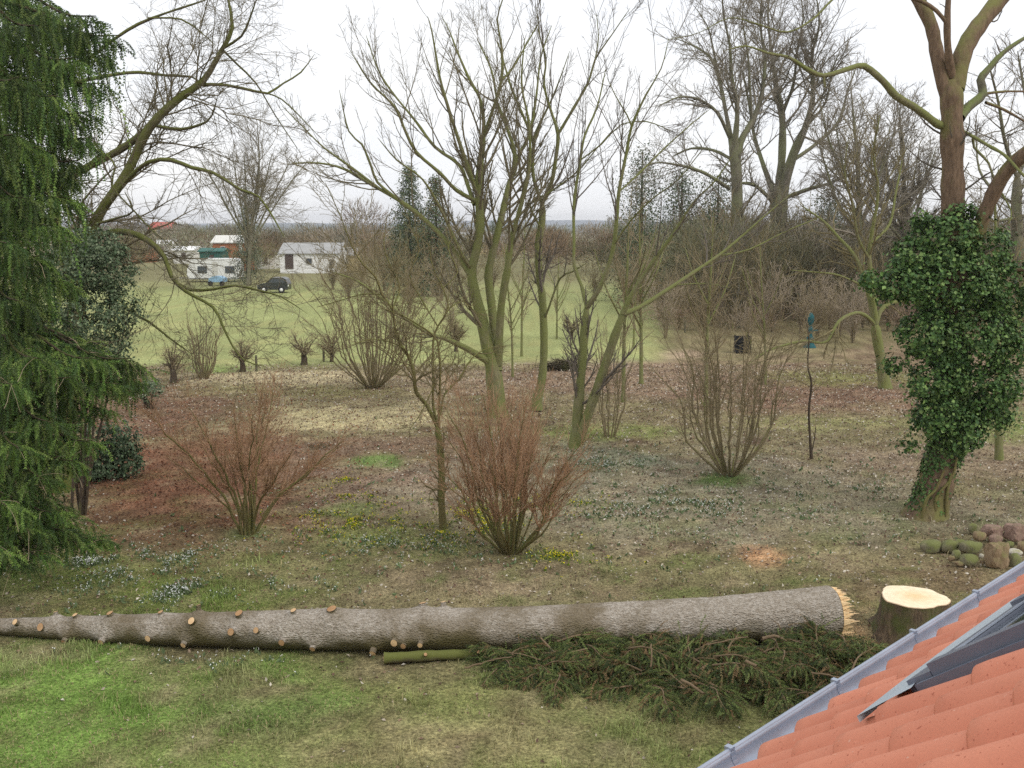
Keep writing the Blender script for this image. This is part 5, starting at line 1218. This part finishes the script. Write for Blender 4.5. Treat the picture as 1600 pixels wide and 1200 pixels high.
M['anthracite'] = plain('anthracite', srgb(112, 118, 132), .42, .06, 4, .5, .3)
M['lead'] = plain('lead', srgb(184, 194, 202), .5, .08, 6, .4, .3)
m, nt, b = nmat('window_glass'); b.inputs['Base Color'].default_value = srgb(44, 54, 62); b.inputs['Roughness'].default_value = .06; b.inputs['Specular IOR Level'].default_value = .8; M['glass'] = m
# gutter: half round channel with a rolled front bead, in eave coordinates (out, z)
gp_ = []; R_ = .065
for a in np.linspace(0, math.pi, 13): gp_.append((.03 + R_ * math.cos(a) * 1.05, -.05 - R_ * math.sin(a)))
for a in np.linspace(0, 1.6 * math.pi, 9): gp_.insert(0, (.03 + R_ * 1.05 + .011 - .011 * math.cos(a), -.05 + .011 * math.sin(a)))
gp_in = gp_
def sweep(profile, t0, t1, name, closed=False, thick=0.0):
    V = []; n_ = len(profile)
    for t in np.linspace(t0, t1, 12):
        for (o_, z_) in profile: V.append(EO - hb + ev * t + ov * o_ + np.array([0, 0, z_]))
    Q = [[j * n_ + i_, j * n_ + (i_ + 1) % n_, (j + 1) * n_ + (i_ + 1) % n_, (j + 1) * n_ + i_] for j in range(11) for i_ in range(n_ if closed else n_ - 1)]
    return mesh(name, V, Q)
gut = put('gutter', sweep(gp_, -3, 7, 'gutter'), M['zinc'], house)
gut.modifiers.new('thickness', 'SOLIDIFY').thickness = .003
for (u_, v_) in ((1145, 1172), (1308, 1066), (1428, 988), (1526, 926), (1610, 872), (1680, 830), (920, 1320)):
    d = ray(u_, v_); zt = EO[2] - .045; p = CAM + d * ((zt - HC) / d[2]) - EO; t = p @ ev
    br = []
    for (o_, z_) in gp_[8:]: br.append((o_ * 1.0, z_ + .0))
    mbk = MB(); R2 = .069
    pr = [(.03 + R2 * math.cos(a) * 1.05, -.05 - R2 * math.sin(a)) for a in np.linspace(0, math.pi, 13)]
    for (oa, za), (ob_, zb) in zip(pr[:-1], pr[1:]):
        V8 = []
        for tt in (t - .015, t + .015):
            for (o_, z_) in ((oa, za), (ob_, zb), ((ob_ - .03) * .9 + .03, (zb + .05) * .9 - .05), ((oa - .03) * .9 + .03, (za + .05) * .9 - .05)): V8.append(EO - hb + ev * tt + ov * o_ + np.array([0, 0, z_]))
        mbk.add(V8, [[0, 1, 5, 4], [2, 3, 7, 6], [0, 3, 2, 1], [4, 5, 6, 7]])
    # clip folded over the bead, strap back under the tiles
    cpos = EO - hb + ev * t + ov * (.03 + R2 + .014) + np.array([0, 0, -.042]); mbk.box(cpos, (.026, .03, .016), math.radians(45))
    put('bracket', mbk.me('gutter_bracket'), M['zinc'], gut)
wall = put('wall', MB().box((0, 0, 0), (14, .3, 3.6)).me('house_wall'), plain('render_wall', srgb(214, 206, 190), .9), house); wall.location = Vector(EO - hb + sv * .62 * 1.0 + ev * 2 + np.array([0, 0, -EO[2] - sv[2] * .62 + 1.75])); wall.rotation_euler = (0, 0, math.radians(45))
put('soffit', MB().box((0, 0, 0), (14, .55, .03)).me('soffit'), plain('soffit', srgb(190, 180, 160), .8), house, Vector(EO - hb + sv * .33 + ev * 2 + np.array([0, 0, -sv[2] * .33 - .2])), (0, 0, math.radians(45)))
# skylight, built in the roof's own coordinates (t along the eave, s up the slope, height over the tile crowns)
def rb(t0, t1, s0, s1, z0, z1): return MB().box((-(t0 + t1) / 2, (s0 + s1) / 2, ZR + (z0 + z1) / 2), (t1 - t0, s1 - s0, z1 - z0))
skl = put('skylight', rb(-.34, .50, .86, 1.9, -.08, -.01).me('skylight_box'), M['anthracite'], roof)
mb = MB(); ap = [(-.58, .655, .004), (-.2, .625, .008), (.3, .60, .012), (.95, .575, .012), (.95, .735, .018), (-.2, .735, .012), (-.46, .80, .006)]
mb.add([(-t_, s_, ZR + z_) for t_, s_, z_ in ap] + [(-t_, s_ - .002, ZR + z_ - .02) for t_, s_, z_ in ap[:4]], [[0, 1, 5, 6], [1, 2, 4, 5], [7, 8, 1, 0], [8, 9, 2, 1], [9, 10, 3, 2]], [[2, 3, 4]])
put('apron', mb.me('apron'), M['lead'], skl)
put('side_flashing', rb(-.435, -.405, .80, 1.95, -.05, .006).me('side_flashing'), M['anthracite'], skl)
put('side_flashing', rb(.56, .68, .74, 1.95, -.05, .035).me('side_flashing'), M['anthracite'], skl)
put('frame_rail', rb(-.40, .55, .76, .85, -.04, .022).me('frame_rail'), M['anthracite'], skl)
put('frame_rail', rb(-.40, .55, 1.85, 1.95, -.04, .05).me('frame_rail'), M['anthracite'], skl)
put('frame_stile', rb(-.40, -.33, .853, 1.846, -.04, .045).me('frame_stile'), M['anthracite'], skl)
put('frame_stile', rb(.48, .55, .853, 1.846, -.04, .045).me('frame_stile'), M['anthracite'], skl)
put('sill_strip', rb(-.32, .47, .835, .848, .024, .03).me('sill_strip'), M['zinc'], skl)
put('pane', rb(-.325, .475, .856, 1.845, .0, .012).me('pane'), M['glass'], skl)

# ------------------------------------------------------------------ settlement beyond the meadow
M['white_paint'] = plain('white_paint', srgb(236, 236, 234), .6, .04, 2)
M['off_white'] = plain('off_white', srgb(214, 212, 204), .7, .06, 2)
M['roof_grey'] = plain('roof_grey', srgb(162, 162, 160), .8, .1, 1)
M['roof_dark'] = plain('roof_dark', srgb(104, 98, 94), .8, .1, 1)
M['roof_red'] = plain('roof_red', srgb(186, 92, 78), .8, .1, 1)
M['shed_brick'] = plain('shed_brick', srgb(172, 110, 76), .8, .12, 3)
M['cream'] = plain('cream', srgb(220, 200, 150), .8, .06, 2)
M['dark_door'] = plain('dark_door', srgb(84, 72, 66), .7)
M['win'] = plain('window_dark', srgb(70, 76, 82), .25, .1, 2, .6)
M['teal'] = plain('teal_sheet', srgb(48, 98, 88), .6, .1, 2)
M['car_dark'] = plain('car_dark', srgb(44, 48, 46), .25, .1, 2, .6)
M['tyre'] = plain('tyre', srgb(34, 34, 34), .9)
M['blue'] = plain('blue_sheet', srgb(150, 186, 214), .6)
M['lamp'] = plain('lamp_cover', srgb(238, 238, 236), .2)

def hut(name, label, cat, u0, u1, vb, vt_eave, vt_ridge, depth, wmat, rmat, openings=(), over=.25, rz=0.0, ridge='x'):
    """a gabled building facing the garden; openings in photo pixels (u0,u1,v0,v1,material,name)"""
    pl = ground((u0 + u1) / 2, vb); Yb = pl[1]; pl[2] = 0
    W = width(u1 - u0, pl); he = at(u0, vt_eave, Yb)[2]; hr = at(u0, vt_ridge, Yb)[2]
    t = thing(name, label, cat, pl, rz=rz)
    mb = MB()
    if ridge == 'x':
        mb.prism([(0, -.1), (depth, -.1), (depth, he), (depth / 2, hr - .08), (0, he)], -W / 2, W / 2, 'x')
        put('wall', mb.me('wall'), wmat, t)
        th = .12; rp = [(-over, he - (hr - he) * over / (depth / 2)), (depth / 2, hr), (depth + over, he - (hr - he) * over / (depth / 2)), (depth + over, he - (hr - he) * over / (depth / 2) + th), (depth / 2, hr + th), (-over, he - (hr - he) * over / (depth / 2) + th)]
        V = []; n_ = 6
        for x_ in (-W / 2 - over, W / 2 + over):
            for y_, z_ in rp: V.append((x_, y_, z_))
        put('roof', mesh('roof', V, [[0, 1, 4, 5], [1, 2, 3, 4], [6, 11, 10, 7], [7, 10, 9, 8], [0, 6, 7, 1], [1, 7, 8, 2], [5, 4, 10, 11], [4, 3, 9, 10], [0, 5, 11, 6], [2, 8, 9, 3]], smooth=False), rmat, t)
    else:
        mb.prism([(-W / 2, -.1), (W / 2, -.1), (W / 2, he), (0, hr - .08), (-W / 2, he)], 0, depth, 'y')
        put('wall', mb.me('wall'), wmat, t)
        V = []
        sl_ = (hr - he) * over / (W / 2)
        for y_ in (-over, depth + over):
            for x_, z_ in ((-W / 2 - over, he - sl_), (0, hr), (W / 2 + over, he - sl_), (W / 2 + over, he - sl_ + .12), (0, hr + .12), (-W / 2 - over, he - sl_ + .12)): V.append((x_, y_, z_))
        put('roof', mesh('roof', V, [[0, 1, 4, 5], [1, 2, 3, 4], [6, 11, 10, 7], [7, 10, 9, 8], [0, 6, 7, 1], [1, 7, 8, 2], [5, 4, 10, 11], [4, 3, 9, 10], [0, 5, 11, 6], [2, 8, 9, 3]], smooth=False), rmat, t)
    for (a0_, a1_, c0_, c1_, mt, nm) in openings:
        q0 = at(a0_, c1_, Yb); q1 = at(a1_, c0_, Yb); cx = (q0[0] + q1[0]) / 2 - pl[0]; cz = (q0[2] + q1[2]) / 2; w_, h_ = q1[0] - q0[0], q1[2] - q0[2]
        f_ = put(nm, MB().box((cx, -.03, cz), (w_, .1, h_)).me(nm), M['off_white'] if nm == 'window' else M[mt], t)
        if nm == 'window': put('pane', MB().box((cx, -.06, cz), (w_ * .82, .08, h_ * .82)).me('pane'), M[mt], f_)
    return t

hut('bungalow', 'low white house with a grey roof beyond the meadow', 'house', 438, 530, 427, 396, 381, 7, M['white_paint'], M['roof_grey'], [(446, 458, 397, 420, 'dark_door', 'door'), (514, 523, 404, 418, 'win', 'window'), (478, 488, 403, 413, 'win', 'window')])
hut('garden_hut', 'pale yellowish hut joined on right of the white house', 'hut', 531, 556, 424, 398, 388, 4, M['cream'], M['roof_grey'], [(538, 545, 403, 412, 'win', 'window')])
hut('timber_shed', 'orange-brown shed with pale roof sheets behind the caravan', 'shed', 334, 384, 424, 379, 369, 5, M['shed_brick'], M['off_white'], [(374, 378, 382, 396, 'white_paint', 'door'), (345, 352, 385, 393, 'win', 'window')])
hut('green_shed', 'teal green sheet-metal shed just left of the orange-brown shed', 'shed', 313, 349, 426, 393, 389, 3, M['teal'], M['teal'], [(328, 334, 398, 412, 'dark_door', 'door')])
hut('flat_shed', 'low shed with a bright white roof left of the green shed', 'shed', 271, 304, 412, 391, 386, 5, M['off_white'], M['white_paint'], [(284, 290, 395, 404, 'dark_door', 'door')])
hut('flat_shed', 'small pale-roofed shed farther back, above the green shed', 'shed', 296, 330, 402, 380, 376, 5, M['off_white'], M['roof_grey'], [(306, 312, 384, 392, 'win', 'window')])
hut('flat_shed', 'pale-roofed shed near the holly, left of the white-roofed shed', 'shed', 240, 270, 404, 381, 376, 5, M['off_white'], M['white_paint'], [(250, 256, 386, 396, 'dark_door', 'door')])
hut('far_house', 'distant house with a red roof above the allotment sheds', 'house', 234, 268, 378, 357, 347, 12, M['cream'], M['roof_red'], [(246, 251, 360, 366, 'win', 'window')], .5)
hut('far_house', 'distant house with a dark roof right of the red-roofed house', 'house', 268, 294, 378, 361, 352, 12, M['off_white'], M['roof_dark'], [(278, 283, 363, 369, 'win', 'window')], .5)
hut('long_house', 'long low cream house with a grey roof behind the central tree stems', 'house', 700, 800, 398, 378, 364, 10, M['cream'], M['roof_grey'], [(763, 772, 380, 389, 'win', 'window'), (776, 785, 380, 389, 'win', 'window'), (722, 730, 380, 389, 'win', 'window')], .5)
hut('far_house', 'distant pale house behind the slender tree', 'house', 806, 846, 388, 371, 364, 10, M['off_white'], M['roof_grey'], [(820, 826, 374, 380, 'win', 'window')], .5)

hut('flat_shed', 'pale low shed with grey roof between caravan and white house', 'shed', 402, 430, 420, 398, 393, 4, M['off_white'], M['roof_dark'], [(412, 418, 402, 412, 'dark_door', 'door')])
hut('flat_shed', 'brownish small shed behind the holly at the left of the allotments', 'shed', 205, 236, 410, 388, 381, 4, M['shed_brick'], M['roof_grey'], [(216, 221, 393, 402, 'win', 'window')])
hut('far_house', 'distant grey-roofed house above the caravan', 'house', 330, 362, 376, 361, 354, 10, M['off_white'], M['roof_dark'], [(342, 347, 364, 370, 'win', 'window')], .4)

# caravan
cp = ground(333, 441); cp[2] = 0; W = width(82, cp); Hh = at(333, 404, cp[1])[2]
cv = thing('caravan', 'white touring caravan parked beyond the meadow', 'caravan', cp)
zb = .45; pr = [(-W / 2 + .25, zb), (-W / 2, zb + .35), (-W / 2 + .12, zb + 1.1), (-W / 2 + .55, Hh - .12), (-W / 2 + 1.0, Hh), (W / 2 - .5, Hh), (W / 2 - .1, Hh - .25), (W / 2, Hh - .9), (W / 2, zb + .1), (W / 2 - .1, zb)]
put('body', MB().prism(pr, 0, 2.2, 'y').me('caravan_body'), M['white_paint'], cv)
put('skirt', MB().box((0, 1.1, zb - .06), (W - .5, 2.1, .14)).me('skirt'), M['roof_grey'], cv)
for (ua, ub) in ((309, 323), (352, 366)):
    q0 = at(ua, 427, cp[1]); q1 = at(ub, 416, cp[1]); put('window', MB().box(((q0[0] + q1[0]) / 2 - cp[0], 0, (q0[2] + q1[2]) / 2), (q1[0] - q0[0], .06, q1[2] - q0[2])).me('window'), M['win'], cv)
put('door', MB().box((.25, -.005, zb + .95), (.62, .03, 1.75)).me('door'), M['off_white'], cv)
for xx in (-.1,):
    wh = put('wheel', MB().lathe([(0, -.1), (.28, -.1), (.32, -.06), (.32, .06), (.28, .1), (0, .1)], k=18).me('wheel', True), M['tyre'], cv, (xx, .12, .33), (math.pi / 2, 0, 0))
    put('rim', MB().lathe([(0, .105), (.16, .105), (.17, .09)], k=14).me('rim', True), M['off_white'], wh)
put('drawbar', MB().box((-W / 2 - .5, 1.1, .42), (1.3, .12, .1)).me('drawbar'), M['roof_grey'], cv)
# dark car
kp = ground(426, 458); kp[2] = 0; W = width(48, kp)
car = thing('parked_car', 'dark parked car at the far edge of the meadow below the white house', 'car', kp)
pr = [(-W / 2 + .05, .3), (-W / 2, .5), (-W / 2 + .04, .72), (-W / 2 + .2, .82), (-W / 2 + .85, .92), (-W / 2 + 1.25, 1.32), (-W / 2 + 1.5, 1.42), (W / 2 - .5, 1.42), (W / 2 - .2, 1.3), (W / 2 - .06, .95), (W / 2, .8), (W / 2 - .03, .3)]
put('body', MB().prism(pr, 0, 1.65, 'y').me('car_body'), M['car_dark'], car)
put('window', MB().prism([(-W / 2 + 1.0, .95), (-W / 2 + 1.34, 1.3), (W / 2 - .5, 1.34), (W / 2 - .3, .97)], -.012, .01, 'y').me('car_window'), M['win'], car)
for xx in (-W / 2 + .6, W / 2 - .6):
    wh = put('wheel', MB().lathe([(0, -.1), (.27, -.1), (.31, -.06), (.31, .06), (.27, .1), (0, .1)], k=18).me('wheel', True), M['tyre'], car, (xx, .08, .31), (math.pi / 2, 0, 0)); put('rim', MB().lathe([(0, .105), (.15, .105), (.16, .09)], k=14).me('rim', True), M['lamp'], wh)
for xx in (-W / 2 + .02, W / 2 - .02): put('headlight', MB().box((xx, .2, .68), (.1, .3, .14)).me('headlight'), M['lamp'], car)
# light blue covered trailer
tp = ground(338, 447); tp[2] = 0
tr_ = thing('covered_trailer', 'small trailer under a pale blue cover in front of the caravan', 'trailer', tp)
put('cover', MB().prism([(-.8, .4), (.8, .4), (.75, .8), (.3, 1.0), (-.3, 1.0), (-.75, .8)], 0, 1.4, 'y').me('cover'), M['blue'], tr_)
for xx in (-.6, .6): put('wheel', MB().lathe([(0, -.08), (.25, -.08), (.25, .08), (0, .08)], k=14).me('wheel'), M['tyre'], tr_, (xx, -.02, .25), (math.pi / 2, 0, 0))

# compost bin, blue hand pump, twig heap, fence posts in the garden's far end
bp = ground(1162, 553); bp[2] = 0
cb = thing('compost_bin', 'dark slatted compost box at the back of the garden', 'bin', bp)
for k_ in range(5):
    for (cx, cy, dx, dy) in ((0, 0, .66, .03), (0, .62, .66, .03), (-.34, .31, .03, .6), (.34, .31, .03, .6)): put('slat', MB().box((cx, cy, .1 + k_ * .16), (dx, dy, .12)).me('slat'), M['tyre'], cb)
for (cx, cy) in ((-.31, .03), (.31, .03), (-.31, .59), (.31, .59)): put('post', MB().box((cx, cy, .42), (.05, .028, .86)).me('post'), M['tyre'], cb)
M['pump_blue'] = plain('pump_blue', srgb(40, 86, 90), .75, .2, 3, .2)
hp = ground(1265, 543); hp[2] = 0; s_ = at(1265, 489, hp[1])[2]
pump = thing('hand_pump', 'teal blue garden pump or ornament at the back of the garden', 'pump', hp)
put('base', MB().lathe([(.32, 0), (.3, .05), (.2, .2), (.12, .34), (.11, .36)], k=18).me('base', True), M['pump_blue'], pump)
put('column', MB().lathe([(.11, .36), (.17, .42), (.18, .5), (.11, .56), (.1, .75), (.16, .8), (.15, .95), (.08, 1.05)], k=18).me('column', True), M['pump_blue'], pump)
put('head', MB().lathe([(.06, 1.05), (.12, s_ - .5), (.17, s_ - .34), (.16, s_ - .16), (.05, s_), (0, s_ + .02)], k=18).me('head', True), M['pump_blue'], pump)
put('spout', MB().box((.24, -.02, .86), (.26, .06, .06)).me('spout'), M['pump_blue'], pump)
th_ = ground(878, 578); th_[2] = 0
n_ = 420; d = norm(rng.normal(size=(n_, 3)) * np.array([1, .7, .3])); st0 = th_ + rng.normal(size=(n_, 3)) * np.array([.38, .25, .0]); st0[:, 2] = np.abs(rng.normal(size=n_)) * .16
Pz = st0[:, None, :] + d[:, None, :] * np.linspace(-.35, .35, 3)[None, :, None]; Pz[..., 2] = np.abs(Pz[..., 2])
g = Geo(); g.add(Pz, np.full((n_, 3), .009), 3)
tag(put('twig_heap', g.me('twig_heap', th_), M['bark_dark'], loc=th_), 'small dark heap of twigs on the pale litter between the slender tree and twin trunk', 'twig heap')
for (lab, u_, v_, h_) in (('short wooden fence post at the meadow edge behind the left red shrub', 401, 581, 26), ('thin fence post beside the round clipped bush', 506, 566, 24), ('thin fence post by the meadow left of the slender tree', 756, 548, 30), ('leaning fence post at the meadow edge near the compost box', 1070, 520, 26)):
    p = ground(u_, v_); p[2] = 0; t = thing('fence_post', lab, 'post', p, 'fence posts along the meadow'); hh = width(h_, p)
    put('shaft', MB().lathe([(.05, -.05), (.05, hh * .92), (.035, hh)], k=8).me('shaft'), M['bark_grey'], t); put('cap', MB().lathe([(.035, hh), (.0, hh + .015)], k=8).me('cap'), M['bark_dark'], t)

# ------------------------------------------------------------------ conifers and far woods
def conifer(name, label, u0, vtop, vbase, halfw, Yb, n, pal, loose=0.0, lobes=None):
    b = at(u0, vbase, Yb); b[2] = 0
    n = int(n * 1.4); ht = at(u0, vtop, Yb)[2]; hw = width(halfw, at(u0, 380, Yb))
    t = thing(name, label, 'tree', b)
    c = np.array([[0, 0, z, .28 * (1 - z / ht * .9)] for z in np.linspace(-.1, ht * .97, 10)]); g = Geo(); g.add(c[None, :, :3], c[None, :, 3], 7); put('trunk', g.me('trunk', (0, 0, 0)), M['bark_dark'], t)
    ncl = n // 22; f = rng.random(ncl) ** .75; z = ht * (1 - f) * .96 + .3
    rr_ = hw * (f ** .8) * rng.uniform(.55, 1.0, ncl); a = rng.random(ncl) * 6.283
    rr_ *= 1 + .25 * (fbm(z * .8, a * 1.3, 3) - .5) * 2
    cl = np.stack([np.cos(a) * rr_, np.sin(a) * rr_, z + .1], 1)
    w = rng.integers(0, ncl, n); C_ = cl[w] + rng.normal(size=(n, 3)) * np.array([.3, .3, .26]) * (1 + loose)
    nr = norm(cl[w] * np.array([1, 1, .0])) + np.array([0, 0, .5]) + rng.normal(size=(n, 3)) * .6
    tone = rng.uniform(.6, 1.4, ncl)[w][:, None]
    tag(put('foliage', leaves_mesh('foliage', C_, rng.uniform(.10, .24, n), np.clip(np.array(pal)[rng.integers(0, len(pal), n)] * tone, 0, .8), nr, .5, .2), M['needle'], t), kind='stuff')
cpal = [srgb3(84, 100, 72), srgb3(98, 112, 80), srgb3(70, 86, 62), srgb3(112, 112, 84)]
conifer('cypress_tree', 'tall pointed dark cypress left of the two behind the hazel', 641, 258, 420, 48, 92, 9000, cpal)
conifer('cypress_tree', 'bushier pointed cypress right of the two behind the hazel', 682, 277, 420, 42, 90, 7500, cpal + [srgb3(112, 94, 66)])
conifer('poplar_tree', 'slim grey-green evergreen beside the fan-shaped bare tree', 388, 288, 425, 24, 108, 4500, [srgb3(92, 102, 80), srgb3(108, 114, 92), srgb3(80, 90, 70)])
conifer('pine_tree', 'loose dark pine left of the tall oaks', 1000, 232, 450, 50, 84, 6000, cpal, 1.2)
conifer('pine_tree', 'broad dark pine just left of the nearer oak trunk', 1062, 262, 450, 60, 88, 7000, cpal, 1.3)
conifer('pine_tree', 'dark pine half hidden behind the nearer oak trunk', 1118, 275, 450, 44, 86, 5000, cpal, 1.2)
conifer('pine_tree', 'dark evergreen low between the two oak trunks and the thicket', 1290, 310, 450, 60, 82, 5500, cpal, 1.2)
conifer('cypress_tree', 'small dark conifer far off above the long low house', 770, 344, 385, 9, 190, 1500, cpal)

def woods(name, label, items, pal, n_each, kind='stuff', wd_=.055):
    """far bare crowns that read as one mass: twig slivers fanned out of every crown"""
    C_ = []; D_ = []; S_ = []; K_ = []
    for (x, y, h, w) in items:
        n = n_each; d = norm(rng.normal(size=(n, 3)) * np.array([1, 1, .8]) + np.array([0, 0, .25])); r = rng.random(n) ** .45
        c0 = np.array([x, y, h * .55]); C_.append(c0 + d * r[:, None] * np.array([w, w, h * .45])); D_.append(norm(d + np.array([0, 0, .8]) + rng.normal(size=(n, 3)) * .35))
        S_.append(np.full(n, h * .12)); K_.append(np.tile(np.array(pal)[rng.integers(0, len(pal))] * rng.uniform(.8, 1.2), (n, 1)) * rng.uniform(.7, 1.3, (n, 1)))
    C_ = np.concatenate(C_); D_ = np.concatenate(D_); S_ = np.concatenate(S_)[:, None]; K_ = np.concatenate(K_); C_[:, 2] = np.maximum(C_[:, 2], .05)
    sd_ = norm(np.cross(D_, rng.normal(size=D_.shape))) * S_ * wd_
    V = np.stack([C_ - sd_, C_ + sd_, C_ + D_ * S_ * rng.uniform(.7, 1.6, (len(C_), 1))], 1).reshape(-1, 3)
    tag(put(name, mesh(name, V, tris=np.arange(len(V)).reshape(-1, 3), colr=np.repeat(np.clip(K_, 0, .8), 3, 0), smooth=False), M['leaf']), label, 'woodland', kind=kind)
it = []
for q in range(230):
    Yb = rng.uniform(150, 480); uu = rng.uniform(-300, 1900); x = (uu - 800) / F * Yb; it.append((x, Yb, rng.uniform(4, 8.2) * (1.35 if uu > 950 else 1) * (Yb / 300) ** .25, rng.uniform(4, 9)))
woods('far_woodland', 'belt of grey-brown leafless trees along the far edge of the fields', it, [srgb3(138, 130, 114), srgb3(126, 120, 104), srgb3(144, 130, 110), srgb3(128, 128, 102)], 420, wd_=.11)
it = []
for q in range(130):
    uu = rng.uniform(130, 700) if q < 75 else rng.uniform(640, 1150); vb = rng.uniform(408, 432); p = ground(uu, vb)
    if 290 < uu < 375 and vb > 420: continue
    if 425 < uu < 560 or 225 < uu < 390: p = ground(uu, rng.uniform(395, 404))
    it.append((p[0], p[1], rng.uniform(2.2, 4.2) * (1.5 if p[1] > 125 else 1), rng.uniform(1.8, 4.2)))
woods('allotment_hedge', 'brown bare hedge and bushes along the far side of the meadow', it, [srgb3(124, 106, 84), srgb3(112, 108, 76), srgb3(132, 112, 88), srgb3(98, 96, 72)], 620, wd_=.07)
it = []
for q in range(90):
    uu = rng.uniform(1060, 1700); vb = rng.uniform(440, 500); p = ground(uu, vb); it.append((p[0], p[1], rng.uniform(3.0, 7.0), rng.uniform(2, 3.6)))
woods('thicket_undergrowth', 'tangled bare undergrowth filling the back right of the garden', it, [srgb3(142, 134, 114), srgb3(130, 126, 104), srgb3(146, 134, 116), srgb3(136, 134, 106)], 800)
it = []
for q in range(70):
    uu = rng.uniform(1010, 1480); p = ground(uu, rng.uniform(494, 528)); it.append((p[0], p[1], rng.uniform(.7, 1.8), rng.uniform(.8, 1.8)))
woods('low_brush', 'low dry brush along the foot of the thicket', it, [srgb3(134, 116, 98), srgb3(122, 112, 86), srgb3(142, 118, 102)], 260)
it = [(-48 * 1.0, 330, 15, 9), (-120, 300, 9, 8), (-104, 280, 10, 6), (60, 420, 10, 10)]
woods('far_crowns', 'single rounded leafless crowns standing above the distant roofs', it, [srgb3(128, 116, 106)], 900)

# hills on the horizon, part of the distance haze put into their colours
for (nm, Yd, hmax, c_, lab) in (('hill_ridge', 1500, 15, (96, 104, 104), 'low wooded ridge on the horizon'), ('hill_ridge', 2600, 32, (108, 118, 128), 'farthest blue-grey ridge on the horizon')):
    xs = np.linspace(-2800, 2800, 160); hz_ = hmax * (.45 + .75 * fbm(xs * .0022 + Yd, xs * 0 + 3, 4))
    V = np.concatenate([np.stack([xs, xs * 0 + Yd, xs * 0 - 1], 1), np.stack([xs, xs * 0 + Yd + 120, hz_ * .8], 1), np.stack([xs, xs * 0 + Yd + 320, hz_], 1), np.stack([xs, xs * 0 + Yd + 700, xs * 0 - 1], 1)])
    ixh = np.arange(4 * 160).reshape(4, 160); Q = np.stack([ixh[:-1, :-1], ixh[:-1, 1:], ixh[1:, 1:], ixh[1:, :-1]], -1).reshape(-1, 4)
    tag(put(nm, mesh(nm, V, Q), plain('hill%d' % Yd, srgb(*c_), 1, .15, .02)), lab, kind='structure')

# the hazy air over the fields
m = bpy.data.materials.new('haze'); m.use_nodes = True; nt = m.node_tree; nt.nodes.remove(nt.nodes['Principled BSDF'])
pv = nt.nodes.new('ShaderNodeVolumePrincipled'); pv.inputs['Color'].default_value = (.93, .95, 1, 1); pv.inputs['Density'].default_value = .0003; pv.inputs['Anisotropy'].default_value = .2
nt.links.new(pv.outputs[0], nt.nodes['Material Output'].inputs['Volume'])
tag(put('haze', MB().box((0, 1600, 24), (9000, 3900, 52)).me('haze'), m), 'thin pale haze in the air over the fields', kind='stuff')
